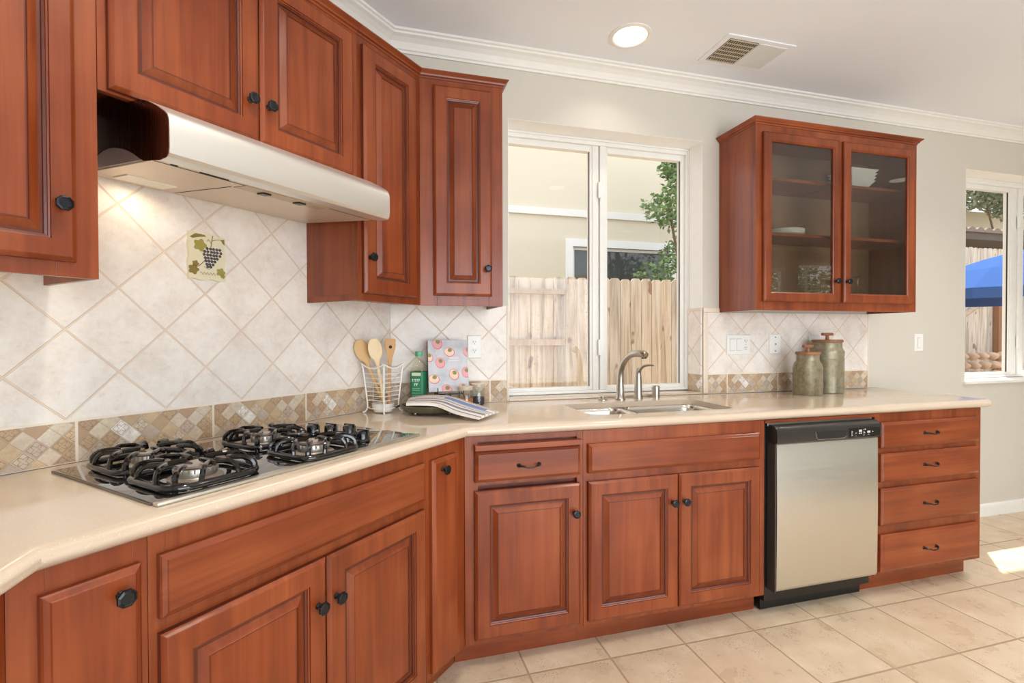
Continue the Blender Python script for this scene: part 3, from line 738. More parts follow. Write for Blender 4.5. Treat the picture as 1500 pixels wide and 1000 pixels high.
mb = MB(); sh = [(.215, .817), (.222, .788), (.232, .782), (.378, .782), (.388, .789), (.392, .817)]
mb.prism(sh, -.6488, -.645, 'y'); mb.build('handle_recess', SLOT, cp)
mb = MB(); mb.tube([(.2155, -.6488, .8165), (.2225, -.6488, .7875), (.2325, -.6488, .7815), (.378, -.6488, .7815), (.3885, -.6488, .7885)], .0009, 6); mb.build('recess_edge', LIGHTMETAL, cp)
MB().box(.402, .588, -.6487, -.645, .781, .822, .0004).build('display_strip', BLACK, cp)
mb = MB()
for x, z, w_, h_ in [(.418, .788, .007, .0025), (.418, .794, .007, .0025), (.418, .800, .007, .0025), (.418, .806, .007, .0025), (.440, .798, .010, .0018), (.462, .803, .017, .010), (.462, .795, .007, .004), (.472, .795, .007, .004),
                     (.486, .812, .004, .002), (.494, .812, .009, .004), (.489, .796, .005, .008), (.496, .796, .003, .003), (.511, .797, .017, .009), (.513, .789, .011, .002), (.540, .800, .006, .004), (.440, .786, .009, .0014), (.486, .787, .010, .0014)]:
    mb.box(x, x+w_, -.6493, -.6485, z, z+h_)
mb.build('button_print', LED, cp)
MB().box(.012, .594, -.548, -.53, .002, .098, .002).build('kick_plate', BLACK, dw)
MB().box(.012, .594, -.570, -.55, .099, .1165, .002).build('door_bottom_edge', BLACK, dw)
MB().box(.0125, .0185, -.634, -.588, .12, .77).build('door_side', plain('door_side_grey', (70, 62, 58), .4), dw)

# ------------------------------------------------------------------ range hood
hd = Bthing('range_hood', 'stainless steel under-cabinet range hood above the cooktop', 'range hood', 1.155, 1.64)
hw = 1.155-.475
def hl(p): return [(-d, z-1.64) for d, z in p]
prof = [(.012, 1.801), (.300, 1.801), (.330, 1.797), (.365, 1.785), (.405, 1.765), (.438, 1.746), (.450, 1.736), (.456, 1.722), (.457, 1.70), (.457, 1.662), (.455, 1.650), (.448, 1.643), (.438, 1.641), (.405, 1.643), (.400, 1.650), (.012, 1.684)]
mb = MB(); L = [[(x, -d, z-1.64) for d, z in prof] for x in (0, .004, hw-.004, hw)]
mb.loops(L); mb.build('canopy', STEELH, hd, True, ang=28)
ep = [(.012, 1.838), (.13, 1.840), (.175, 1.839), (.228, 1.831), (.262, 1.820), (.264, 1.8015), (.300, 1.80), (.330, 1.796), (.365, 1.784), (.405, 1.764), (.436, 1.745), (.448, 1.735), (.454, 1.722), (.455, 1.70), (.455, 1.662), (.452, 1.650), (.444, 1.643), (.42, 1.640), (.347, 1.650), (.325, 1.661), (.300, 1.675), (.276, 1.686), (.25, 1.696), (.225, 1.703), (.20, 1.709), (.171, 1.713), (.14, 1.713), (.127, 1.711), (.10, 1.705), (.07, 1.695), (.04, 1.684), (.012, 1.684)]
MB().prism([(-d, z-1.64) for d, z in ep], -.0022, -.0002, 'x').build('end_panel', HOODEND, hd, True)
# underside pan, slightly lower than the shell, with filter seams, lens and switch strip
mb = MB(); mb.loops([[(x, -d, z-1.64) for d, z in [(.395, 1.649), (.395, 1.6465), (.02, 1.6785), (.02, 1.683)]] for x in (.004, hw-.004)]); mb.build('underside_pan', HOODPAN, hd)
def under(x, d, e=0.): return (x, -d, 1.6465+(.395-d)*(.032/.375)-1.64-e)
def upatch(name, x0, x1, d0, d1, mat, e=.0012):
    mb = MB(); a = [under(x0, d0, e), under(x1, d0, e), under(x1, d1, e), under(x0, d1, e)]; b = [under(x0, d0, -.0005), under(x1, d0, -.0005), under(x1, d1, -.0005), under(x0, d1, -.0005)]
    mb.loops([b, a]); return mb.build(name, mat, hd)
upatch('switch_strip', 1.155-.935, 1.155-.665, .325, .385, plain('switch_strip_paint', (196, 180, 150), .4, metal=.3), .002)
for tt in (.862, .748):
    upatch('rocker_switch', 1.155-tt-.012, 1.155-tt+.012, .335, .365, BLACK, .006)
upatch('vent_slot', .10, .17, .385, .391, SLOT, .0015); upatch('vent_slot', .035, .05, .385, .390, SLOT, .0015)
upatch('filter_seam', .003, hw-.003, .376, .3785, SLOT, .0008)
upatch('filter_seam', .215, .218, .03, .32, SLOT, .0008)
upatch('lamp_cover', .05, .17, .06, .14, plain('lamp_cover_glass', (250, 244, 226), .3), .003)
area('hood_bulb', (.11, -.10, .020), (-.15, .1, -1), .10, .07, .45, (1, .80, .56), parent=hd)

# ------------------------------------------------------------------ gas cooktop
GL = NT('smoked_glass').P(col=lin((30, 27, 25)), rough=.03, spec=.9, coat=1., coatr=.01, ior=1.7)
ck = Bthing('gas_cooktop', 'black glass gas cooktop with four burners set in the worktop', 'cooktop', 1.243, ZT1)
cw = 1.243-.47; cy0, cy1 = -.582, -.083
MB().box(0, cw, cy0+.022, cy1, .0006, .0062, .002).build('glass_surface', GL, ck, True)
mb = MB(); mb.box(0, cw, cy0, cy0+.0215, .0006, .0078, .003); mb.build('front_trim', STEEL, ck, True)
DT = steel('dark_trim', (120, 112, 104), .3)
MB().box(-.0025, -.0004, cy0+.022, cy1, .0006, .0055).build('side_trim', DT, ck); MB().box(cw+.0004, cw+.0025, cy0+.022, cy1, .0006, .0055).build('side_trim', DT, ck)
def grate(parent, x, y, h, n_):
    mb = MB(); z0 = .016
    ring = [(a, b, z0) for a, b in rrect(-h, h, -h, h, h*.42, 6)]
    mb.tube(ring, .0082, 8, True)
    for k in range(4):
        a = k*pi/2
        def R(px_, py_, pz_): return (px_*cos(a)-py_*sin(a), px_*sin(a)+py_*cos(a), pz_)
        # pair of uprights at the side joined by a top bar, finger running inward
        for s in (-1, 1):
            mb.tube(smoothpath([R(h, s*h*.42, z0), R(h*.99, s*h*.38, .034), R(h*.90, s*h*.30, .048), R(h*.72, s*h*.14, .050), R(h*.60, 0, .050)], 4), .0056, 7)
        mb.tube(smoothpath([R(h*.78, 0, .047), R(h*.55, 0, .0505), R(h*.2, 0, .0505)], 3), [.0046]+[.0062]*5+[.0048], 7)
        # corner horn
        mb.tube(smoothpath([R(h*.86, h*.86, z0), R(h*.86, h*.86, .034), R(h*.72, h*.72, .047), R(h*.45, h*.45, .0495)], 4), [.007]*4+[.0066]*4+[.006]*4+[.0042], 7)
    for sx, sy in ((1, 1), (-1, 1), (1, -1), (-1, -1)): mb.lathe([(.006, .0064), (.006, z0)], 10, (sx*h*.86, sy*h*.86, 0))
    return mb.build('pan_grate', ENAMEL, parent, True, (x, y, 0), 50)
def burner(parent, x, y, r):
    mb = MB(); mb.lathe([(r*1.25, .0064), (r*1.28, .010), (r*1.05, .012), (r, .014), (r, .030), (r*.97, .033), (.004, .034)], 36)
    for k in range(24):
        a = 2*pi*k/24; mb.box(r*cos(a)-.0012, r*cos(a)+.0012, r*sin(a)-.0012, r*sin(a)+.0012, .024, .0325)
    b = mb.build('burner', LIGHTMETAL, parent, True, (x, y, 0), 40)
    MB().lathe([(r*.90, .0345), (r*.93, .037), (r*.88, .0405), (r*.5, .042), (.003, .042)], 36).build('burner_cap', plain('taupe_enamel', (120, 104, 92), .12, coat=.8), b, True)
    return b
for tt, dd, h, r in ((1.100, .225, .097, .036), (1.105, .452, .100, .044), (.800, .255, .090, .040), (.810, .485, .090, .042)):
    burner(ck, 1.243-tt, -dd, r); grate(ck, 1.243-tt, -dd, h, 4)
for tt, dd in ((.645, .275), (.615, .325), (.592, .385), (.640, .497)):
    mb = MB(); L = []
    for r, z in [(.023, .0064), (.024, .010), (.021, .013), (.0195, .016), (.0195, .034), (.0175, .039), (.010, .0415), (.0015, .042)]:
        L.append([(r*(1+.07*(k % 2)*(1 if .012 < z < .036 else 0))*cos(2*pi*k/28), r*(1+.07*(k % 2)*(1 if .012 < z < .036 else 0))*sin(2*pi*k/28), z) for k in range(28)])
    mb.loops(L); mb.box(-.004, .004, -.021, .021, .034, .044, .002)
    mb.build('control_knob', ENAMEL, ck, True, (1.243-tt, -dd, 0))

# ------------------------------------------------------------------ sink and tap set
sk = thing('double_bowl_sink', 'stainless steel double bowl sink set under the worktop below the window', 'sink', (1.156, -.343, .6748))
def bowl(name, x0, x1, y0, y1):
    mb = MB(); z1 = .2135; L = []
    for ins_, z, r in [(0, z1, .055), (.004, z1-.004, .055), (.008, z1-.02, .05), (.014, .05, .05), (.030, .012, .04), (.06, .004, .03)]:
        L.append([(x, y, z) for x, y in rrect(x0+ins_, x1-ins_, y0+ins_, y1-ins_, r, 6)])
    M2 = [[(x, y, z-.002) for x, y, z in l] for l in L]
    mb.loops(L[::1], False, True)
    b = mb.build(name, STEELS, sk, True, ang=60)
    MB().lathe([(.045, .0045), (.045, .007), (.035, .008), (.030, .0055), (0, .0055)], 28, ((x0+x1)/2, (y0+y1)/2, 0), False).build('drain', NICKEL, b, True)
bowl('left_bowl', -.352, -.072, -.172, .171); bowl('right_bowl', -.052, .354, -.172, .171)
MB().box(-.0719, -.0521, -.16, .16, .196, .2136, .006).build('divider', STEELS, sk, True)
fa = thing('kitchen_faucet', 'brushed nickel pull-out kitchen faucet with tall curved spout', 'faucet', (1.151, -.092, ZT1+.0002))
MB().lathe([(.026, 0), (.0265, .004), (.024, .010), (.021, .014), (.0195, .05), (.0175, .09)], 24).build('base', NICKEL, fa, True)
sp = smoothpath([(0, 0, .088), (0, -.004, .132), (.002, -.015, .168), (.006, -.04, .204), (.014, -.080, .232)], 6)
MB().tube(sp, [.0172-.0035*i/(len(sp)-1) for i in range(len(sp))], 16).build('spout', NICKEL, fa, True)
sp = smoothpath([(.013, -.076, .231), (.022, -.12, .242), (.034, -.165, .240), (.040, -.185, .232)], 6)
sh_ = MB().tube(sp, [.0150+.0035*sin(pi*min(1, i/(len(sp)-1)*.9)) for i in range(len(sp))], 16).build('spray_head', NICKEL, fa, True)
MB().lathe([(.012, 0), (.012, -.006), (0, -.006)], 16, (.036, -.172, .224)).build('nozzle', BLACK, sh_, True)
hn = thing('faucet_handle', 'brushed nickel single lever handle right of the tall faucet', 'faucet handle', (1.266, -.072, ZT1+.0002))
MB().lathe([(.024, 0), (.0245, .004), (.022, .012), (.0205, .03), (.019, .08), (.017, .115), (.013, .145), (.007, .158), (.001, .162)], 24).build('body', NICKEL, hn, True)
sp = smoothpath([(-.002, -.008, .140), (.010, -.026, .166), (.026, -.050, .176), (.046, -.078, .176)], 5)
MB().tube(sp, [.010-.006*i/(len(sp)-1) for i in range(len(sp))], 12).build('lever', NICKEL, hn, True)
sd_ = thing('soap_dispenser', 'short brushed nickel cylinder right of the faucet lever', 'soap dispenser', (1.378, -.060, ZT1+.0002))
MB().lathe([(.0195, 0), (.0195, .058), (.018, .062), (.001, .063)], 24).build('body', NICKEL, sd_, True)
mb = MB()
for z in (.040, .048): mb.box(-.026, -.016, -.010, .006, z, z+.003, .001)
mb.build('vent_lip', NICKEL, sd_)
ag = thing('sink_button', 'small nickel air switch button behind the left sink bowl', 'button', (1.063, -.068, ZT1+.0002))
MB().lathe([(.024, 0), (.024, .003), (.020, .006), (.012, .007), (.012, .016), (.009, .019), (.001, .0195)], 24).build('button', NICKEL, ag, True)
rg = MB().lathe([(.022, 0), (.022, .0015), (.019, .0022), (.019, .0004), (.0, .0004)], 28, cap=False).build('hole_cover', QUARTZ, None, True, (.966, -.072, ZT1+.0004))
tag(rg, 'flat round cover over a spare hole in the worktop, left of the air switch', 'hole cover')

# ------------------------------------------------------------------ outlets and switches
def plate(name, label, x0, x1, z0, z1, y, kind, cat):
    t = thing(name, label, cat, ((x0+x1)/2, y, (z0+z1)/2)); w_, h_ = (x1-x0)/2, (z1-z0)/2
    mb = MB(); mb.loops([[(sx*(w_-i), yy, sz*(h_-i)) for sx, sz in ((-1, -1), (1, -1), (1, 1), (-1, 1))] for i, yy in ((0, -.0003), (0, -.003), (.003, -.006), (.005, -.0065))]); mb.build('cover_plate', WHITEP, t)
    def duplex(x):
        for s in (-1, 1):
            mb = MB(); mb.prism([(x+.0155*cos(a)*1., s*.0205+.0135*max(-.85, min(.85, sin(a)))) for a in [2*pi*k/24 for k in range(24)]], -.0085, -.0063, 'y'); r = mb.build('receptacle', WHITEP, t)
            mb = MB(); mb.box(x-.0075, x-.005, -.0089, -.0084, s*.0205+.000, s*.0205+.008); mb.box(x+.005, x+.0075, -.0089, -.0084, s*.0205+.001, s*.0205+.007); mb.lathe([(.0024, 0), (.0024, .0006)], 10, (x, -.0084, s*.0205-.006), True, '-y'); mb.build('slots', SLOT, r)
        MB().lathe([(.0025, 0), (.0025, .001)], 10, (x, -.0064, 0), True, '-y').build('screw', LIGHTMETAL, t)
    def rocker(x):
        mb = MB(); mb.loops([[(x-.0165, -.0063, -.033), (x+.0165, -.0063, -.033), (x+.0165, -.0063, .033), (x-.0165, -.0063, .033)], [(x-.0155, -.0085, -.032), (x+.0155, -.0085, -.032), (x+.0155, -.0105, .032), (x-.0155, -.0105, .032)]]); mb.build('rocker', WHITEP, t)
        MB().box(x-.0175, x+.0175, -.0068, -.0063, -.0345, .0345).build('rocker_gap', plain('switch_gap', (170, 168, 162), .6), t)
    if kind == 'duplex': duplex(0)
    if kind == 'triple': rocker(-.046); rocker(0); duplex(.046)
    if kind == 'rocker': rocker(0)
    if kind == 'jack':
        for z in (-.04, .04): MB().lathe([(.0035, 0), (.0035, .0015)], 10, (0, -.0064, z), True, '-y').build('screw', SLOT, t)
        MB().box(-.008, .008, -.009, -.0063, -.010, .010, .001).build('jack', WHITEP, t); MB().box(-.004, .004, -.0095, -.0088, -.004, .004).build('jack_opening', SLOT, t)
    return t
plate('power_outlet', 'white double power outlet on the tile right of the cookbook', .368, .438, 1.136, 1.249, -.0086, 'duplex', 'power outlet')
plate('switch_plate', 'wide white plate with two rocker switches and an outlet, right of the window', 1.864, 2.024, 1.134, 1.249, -.0086, 'triple', 'light switch')
plate('phone_jack', 'narrow white phone jack plate between the switches and the canisters', 2.158, 2.237, 1.134, 1.252, -.0086, 'jack', 'wall jack')
plate('power_outlet', 'white power outlet on the tile, mostly hidden by the tall canister', 2.445, 2.525, 1.130, 1.246, -.0086, 'duplex', 'power outlet')
plate('light_switch', 'single white rocker switch on the plain wall right of the glass cabinet', 3.307, 3.380, 1.137, 1.251, 0, 'rocker', 'light switch')

# ------------------------------------------------------------------ ceiling register
vt = thing('ceiling_vent', 'white ceiling air register with dark grille on its left half', 'air vent', (1.735, -.305, CZ))
MB().box(-.195, .195, -.118, .118, -.006, -.0006, .002).build('frame', CEILP, vt)
MB().box(-.165, -.004, -.092, .092, -.0075, -.0055).build('duct_opening', SLOT, vt)
mb = MB()
for k in range(13): mb.box(-.163+k*.0130, -.163+k*.0130+.0035, -.092, .092, -.0105, -.0075)
for k in range(7): mb.box(-.165, -.004, -.090+k*.029, -.090+k*.029+.004, -.0112, -.0075)
mb.build('grille', plain('grille_paint', (196, 184, 160), .5), vt)
MB().box(.003, .165, -.092, .092, -.0095, -.0058, .001).build('damper_plate', plain('damper_paint', (222, 224, 222), .5), vt)

# ------------------------------------------------------------------ picture tile
pt = Bthing('decorative_tile', 'small cream wall tile with a relief of grapes and vine leaves above the cooktop', 'decorative tile', .895, 1.427)
pw, ph = .113, .147
TILEB = paint('picture_tile_glaze', (222, 214, 184), .35, .1, 80)
GRAPE = plain('grape_glaze', (74, 66, 78), .25); LEAF = plain('leaf_glaze', (160, 148, 72), .4); LEAFD = plain('leaf_dark', (136, 116, 60), .4); VINE = plain('vine_brown', (128, 84, 54), .5)
edge = []
for k in range(10): edge.append((pw*k/10, .0025*sin(k*1.3)))
for k in range(12): edge.append((pw+.0025*sin(k*1.1+1), ph*k/12))
for k in range(10): edge.append((pw*(1-k/10), ph+.003*sin(k*1.7+.5)-(.006 if k < 5 else 0)))
for k in range(12): edge.append((.002*sin(k*1.4), ph*(1-k/12)))
MB().prism(edge, -.0195, -.0088, 'y').build('tile_body', TILEB, pt)
mb = MB(); rr = random.Random(3)
rows = [(5, .100), (6, .090), (6, .080), (5, .070), (4, .060), (3, .050), (2, .042)]
for n_, z in rows:
    for k in range(n_): mb.sphere((.068+(k-(n_-1)/2)*.0098+rr.uniform(-.001, .001)+(z-.07)*.25, -.0205, z), .0052, 1, (1, .6, 1))
mb.build('grape_cluster', GRAPE, pt, True)
def leafs(name, cx, cz, r, mat, ph_=0.):
    pts = []
    for k in range(25):
        a = 2*pi*k/25+ph_; q = r*(.62+.38*abs(cos(a*2.5))); pts.append((cx+q*cos(a), cz+q*sin(a)))
    return MB().prism(pts, -.0208, -.0194, 'y').build(name, mat, pt)
leafs('vine_leaf', .034, .108, .021, LEAF); leafs('vine_leaf', .014, .030, .017, LEAFD, .5); leafs('vine_leaf', .020, .048, .011, LEAFD); leafs('vine_leaf', .098, .028, .015, LEAF, .3); leafs('vine_leaf', .105, .016, .008, LEAF, 1.)
mb = MB(); mb.prism([(.003, .130), (.02, .143), (.048, .142), (.052, .137), (.03, .133), (.012, .127)], -.0206, -.0194, 'y'); mb.build('vine_leaf', LEAFD, pt); mb = MB(); mb.prism([(.098, .134), (.110, .137), (.111, .118), (.106, .122)], -.0206, -.0194, 'y'); mb.build('vine_leaf', LEAFD, pt)
mb = MB(); mb.tube(smoothpath([(.067, -.0205, .106), (.070, -.0205, .124), (.073, -.0205, .143)], 4), .0011, 6); mb.tube(smoothpath([(.072, -.0205, .127), (.085, -.0205, .132), (.100, -.0205, .134)], 4), .0009, 6)
mb.tube(smoothpath([(.054, -.0205, .070), (.042, -.0205, .054), (.028, -.0205, .040)], 4), .0011, 6); mb.tube(smoothpath([(.068, -.0205, .118), (.060, -.0205, .128), (.054, -.0205, .122), (.060, -.0205, .130)], 4), .0006, 6); mb.build('vine_stem', VINE, pt, True)
mb = MB()
sc_ = [(.034+.0024*k, -.0203, .020+.0042*sin(k*1.55)*(1.7 if k in (0, 12) else 1)) for k in range(21)]
mb.tube(smoothpath(sc_, 3), .0005, 5); mb.tube(smoothpath([(.046, -.0203, .042), (.054, -.0203, .036), (.064, -.0203, .034)], 3), .0006, 5); mb.build('script_writing', VINE, pt, True)

# ------------------------------------------------------------------ things on the worktop
Z0 = ZT1+.0004
# utensil basket
ub = thing('utensil_basket', 'white wire basket holding wooden cooking utensils, in the corner', 'utensil holder', (-.033, -.178, Z0), radians(2))
def cyc(r, z, n=4): return [(r*cos(pi/2*k-pi/2), r*sin(pi/2*k-pi/2), z) for k in range(n)]
rim = cyc(.088, .212)
def sqpath(r, z, sag=0.):
    out = []; c = cyc(r, z)
    for k in range(4):
        a, b = Vector(c[k]), Vector(c[(k+1) % 4])
        for i in range(5):
            q = a.lerp(b, i/5); q.z -= sag*sin(pi*i/5); out.append(q)
    return out
MB().tube(sqpath(.090, .212, .020), .0036, 6, True).build('rim', WIREW, ub, True)
for k in range(4):
    a = pi/2*k-pi/2
    pr = [(.092, .214), (.084, .198), (.074, .12), (.066, .045), (.066, .022), (.075, .006), (.086, .004)]
    MB().tube(smoothpath([(r*cos(a), r*sin(a), z) for r, z in pr], 4), .0034, 7).build('corner_leg', WIREW, ub, True)
for k in range(7):
    z = .055+k*.019; r = .066+(z-.045)*.11
    MB().tube(sqpath(r, z), .0015, 5, True).build('wire_ring', WIREW, ub, True)
MB().tube([(x, y, .022) for x, y in [(.061*cos(2*pi*k/24), .061*sin(2*pi*k/24)) for k in range(24)]], .0022, 5, True).build('base_ring', WIREW, ub, True)
ds = MB().lathe([(0, 0), (.040, 0), (.047, .018), (.048, .036), (.0455, .036), (.044, .02), (.038, .004), (0, .004)], 32, cap=False).build('drip_dish', CER, ub, True, (0, 0, .004))
def utensil(name, label, mat, base, top, tilt, headw, headl, kind):
    b = Vector(base); t_ = Vector(top); dv = (t_-b); Ln = dv.length; zax = dv.normalized()
    xax = Vector((cos(tilt), sin(tilt), 0)); xax = (xax-zax*xax.dot(zax)).normalized(); yax = zax.cross(xax)
    o = None; mb = MB(); L = []
    hl_ = Ln-headl
    pr = [(0, .0065, .0045), (hl_*.5, .007, .0045), (hl_*.9, .0075, .004), (hl_, .010, .0035)]
    for i in range(1, 12):
        u = i/11; wv = headw*sqrt(max(0, 1-((u-.55)/.5)**2 if u > .05 else .1))
        if kind == 'spatula': wv = headw*min(1, .35+u*1.1) if u < .97 else headw*.9
        pr.append((hl_+headl*u, max(.002, wv), .0028))
    for z, a, c in pr: L.append([(a*cos(q), c*sin(q), z) for q in [2*pi*k/14 for k in range(14)]])
    mb.loops(L)
    o = mb.build(name, mat, None, True)
    m = Matrix.Identity(4)
    for i in range(3): m[i][0] = xax[i]; m[i][1] = yax[i]; m[i][2] = zax[i]; m[i][3] = b[i]
    o.matrix_world = m
    return tag(o, label, 'cooking utensil', 'wooden utensils in the wire basket')
utensil('wooden_spoon', 'tan wooden spoon leaning to the left in the wire basket', SPOON, (-.020, -.180, Z0+.0105), (-.135, -.172, 1.228), .25, .0315, .105, 'spoon')
utensil('wooden_spoon', 'pale wooden spoon in the middle of the wire basket', SPOONP, (-.024, -.200, Z0+.0105), (-.072, -.196, 1.234), .25, .0300, .10, 'spoon')
u3 = utensil('wooden_spatula', 'darker wooden slotted spatula on the right in the wire basket', wood('tan_wood', 'z', (214, 172, 120), (200, 154, 102), (184, 136, 84), .5, 0), (-.010, -.160, Z0+.0105), (.000, -.150, 1.235), .25, .0240, .095, 'spatula')
MB().lathe([(.0075, 0), (.0075, .0002)], 16, (0, -.0029, .272), True, '-y').build('hole', SLOT, u3)
# bottle
bt = thing('oil_bottle', 'clear bottle with green label and green cap, left of the cookbook', 'bottle', (.128, -.098, Z0), radians(-28))
BGM = thin_glass('bottle_glass', .04, (.985, .978, .92, 1))
def sqr(h, z, r): return [(x, y, z) for x, y in rrect(-h, h, -h, h, r, 5)]
mb = MB(); mb.loops([sqr(.029, 0, .008), sqr(.031, .004, .010), sqr(.031, .175, .010), sqr(.030, .188, .014), sqr(.025, .205, .018), sqr(.017, .222, .0165), sqr(.0135, .232, .0130), sqr(.013, .240, .0125)])
mb.build('bottle_body', BGM, bt, True, ang=50)
GREEN = plain('label_green', (46, 128, 92), .45); GREEND = plain('label_dark_green', (32, 92, 62), .45); GREENL = plain('cap_green', (96, 178, 140), .35)
mb = MB(); mb.loops([[(x, y, z) for x, y in rrect(-.0316, .0316, -.0316, .0316, .010, 5)] for z in (.030, .168)], False, False); lb = mb.build('label', GREEN, bt, True)
MB().box(-.0322, -.0314, -.022, .022, .034, .164).build('side_print', GREEND, lb)
mb = MB(); mb.box(-.022, .022, -.0322, -.0314, .150, .164)
lt = mb.build('label_band', plain('label_cream', (222, 222, 196), .5), lb)
mb = MB()
for x, z, w_, h_ in ((-.020, .122, .005, .014), (-.012, .122, .004, .014), (-.005, .122, .005, .014), (.003, .122, .005, .014), (.011, .122, .006, .014), (-.010, .104, .006, .012), (-.001, .104, .008, .012)):
    mb.box(x, x+w_*.45, -.0322, -.0314, z, z+h_); mb.box(x+w_*.45, x+w_, -.0322, -.0314, z+h_*.55, z+h_)
mb.build('label_lettering', plain('letter_pale', (214, 236, 222), .5), lb)
mb = MB()
for z in (.092, .084, .070, .060, .054, .046): mb.box(-.020, .020-(z*100 % 1)*.01, -.0322, -.0314, z, z+.0022)
mb.build('small_print', plain('letter_mint', (150, 206, 176), .5), lb)
MB().lathe([(.0165, .238), (.0175, .241), (.0175, .256), (.0160, .260), (.001, .2605)], 28).build('cap', GREENL, bt, True)
# cookbook on a wire stand
bx0, bx1 = .168, .352
th = math.atan2(.05, .24)
es = thing('book_stand', 'black wire easel stand holding the cookbook', 'book stand', (.262, -.118, Z0), 0)
WB = plain('black_wire', (20, 18, 17), .4, metal=.5)
def bpt(x, h, o=0.): # point on book front plane: h along height, o outward
    return Vector((x, -.1405+sin(th)*h-cos(th)*o, .992+cos(th)*h+sin(th)*o))
def rel(v, o=(.262, -.118, Z0)): return Vector(v)-Vector(o)
for s, x in ((-1, .205), (1, .322)):
    MB().tube(smoothpath([rel((x, -.170, 1.012)), rel((x, -.166, .984)), rel((x, -.112, .984)), rel((x, -.097, 1.05)), rel((x, -.083, 1.12))], 4), .0022, 6).build('arm', WB, es, True)
    MB().tube(smoothpath([rel((x, -.155, .9815)), rel((x+s*.012, -.158, .945)), rel((x+s*.022, -.160, Z0+.0024))], 4), .0022, 6).build('leg', WB, es, True)
    MB().tube([rel((x, -.083, 1.12)), rel((x, -.040, Z0+.0024))], .0022, 6).build('rear_leg', WB, es, True)
MB().tube([rel((.205, -.158, .9815)), rel((.322, -.158, .9815))], .0022, 6).build('front_bar', WB, es, True)
MB().tube([rel((.2635, -.158, .9815)), rel((.2635, -.160, Z0+.0024))], .0022, 6).build('centre_post', WB, es, True)
MB().tube([rel((.183, -.160, Z0+.0024)), rel((.344, -.160, Z0+.0024))], .0022, 6).build('foot_bar', WB, es, True)
bk = thing('cookbook', 'upright cookbook with pink halved radishes on its pale grey cover', 'book', tuple(bpt(bx0, 0, 0)))
bk.rotation_euler = (-th, 0, 0)
bw, bh = bx1-bx0, .240
COVER = NT('cover_print'); oo = COVER.obj(); COVER.P(col=COVER.ramp(COVER.noise(oo, 22, 4), [(.3, lin((178, 180, 188))), (.55, lin((200, 200, 205))), (.75, lin((210, 203, 209)))]), rough=.35)
MB().box(0, bw, 0, .003, 0, bh, .0008).build('front_cover', COVER.m, bk); MB().box(0, bw, .024, .027, 0, bh, .0008).build('back_cover', COVER.m, bk)
MB().box(.004, bw-.003, .0033, .0237, .003, bh-.003).build('pages', plain('paper', (236, 230, 216), .8), bk)
MB().box(-.002, 0, 0, .027, 0, bh, .0008).build('spine', plain('spine_brown', (96, 84, 76), .5), bk)
R1 = plain('radish_pink', (214, 128, 142), .5); R2 = plain('radish_cream', (238, 206, 182), .5); R3 = plain('radish_green', (140, 134, 70), .5); R4 = plain('radish_rose', (232, 164, 168), .5)
def ell(cx, cz, a, b, rot, yy, n=22):
    out = []
    for k in range(n):
        q = 2*pi*k/n; x = a*cos(q); z = b*sin(q); X_ = cx+x*cos(rot)-z*sin(rot); Z_ = cz+x*sin(rot)+z*cos(rot); out.append((max(.0005, min(bw-.0005, X_)), max(.0005, min(bh-.0005, Z_))))
    return out
for i, (fx_, fz_, sc, ro) in enumerate([(.24, .93, 1.15, .2), (.54, .76, 1.05, 1.2), (.30, .55, 1.05, .3), (.02, .66, .95, .6), (1.0, .76, .95, 0), (.64, .32, 1.1, .4), (.95, .36, 1.05, .1), (.14, .24, 1.05, 1.3), (.45, .03, 1.1, .6), (.85, .06, .9, .4)]):
    cx, cz = fx_*bw, fz_*bh
    MB().prism(ell(cx, cz, .0205*sc, .0245*sc, ro, 0), -.0006, -.0001, 'y').build('radish_picture', R1, bk)
    r_ = bk.children[-1]
    MB().prism(ell(cx-.001, cz+.001, .0175*sc, .0215*sc, ro, 0), -.0009, -.0006, 'y').build('radish_flesh', R2 if i % 2 else R4, r_)
    MB().prism(ell(cx+.002, cz+.009, .0085*sc, .0095*sc, ro+.5, 0), -.0012, -.0009, 'y').build('radish_leaf', R3, r_)
mb = MB()
for x0, z, n_ in ((.100, .150, 7), (.094, .139, 9)):
    for k in range(n_): mb.box(x0+k*.0062, x0+k*.0062+.0016, -.0005, -.0001, z, z+.0075); mb.box(x0+k*.0062+.0016, x0+k*.0062+.004, -.0005, -.0001, z+(.003 if k % 2 else .006), z+(.003 if k % 2 else .006)+.0014)
mb.build('title_lettering', plain('title_white', (244, 240, 238), .5), bk)
# spice jars
def jar(label, x, y, fill, frac, lidmat):
    t = thing('spice_jar', label, 'jar', (x, y, Z0), 0, 'glass spice jars beside the cookbook')
    MB().lathe([(.030, 0), (.0345, .003), (.035, .008), (.035, .078), (.032, .084), (.031, .088), (.0295, .088), (.0305, .083), (.0335, .077), (.0335, .006), (.029, .003), (.0, .003)], 32, cap=False).build('glass_body', GLASSJ, t, True)
    MB().lathe([(.0, .0035), (.029, .0036), (.0330, .007), (.0330, frac), (.0, frac+.003)], 28, cap=False).build('contents', fill, t, True)
    MB().lathe([(.0290, .0885), (.0345, .089), (.035, .091), (.035, .102), (.0335, .104), (.001, .104)], 32).build('lid', lidmat, t, True)
jl = plain('clear_lid', (196, 176, 152), .15, coat=.5)
def grains(name, c1, c2):
    t = NT(name); v = t.noise(t.obj(), 220, 2); t.bump(v, .6, .002); return t.P(col=t.mix(v, lin(c1), lin(c2)), rough=.8)
jar('glass jar of orange spice in front of the cookbook', .323, -.207, grains('orange_spice', (206, 120, 62), (168, 84, 38)), .050, jl)
jar('glass jar of dark peppercorns right of the orange spice jar', .402, -.092, grains('peppercorns', (78, 74, 80), (40, 38, 44)), .040, jl)
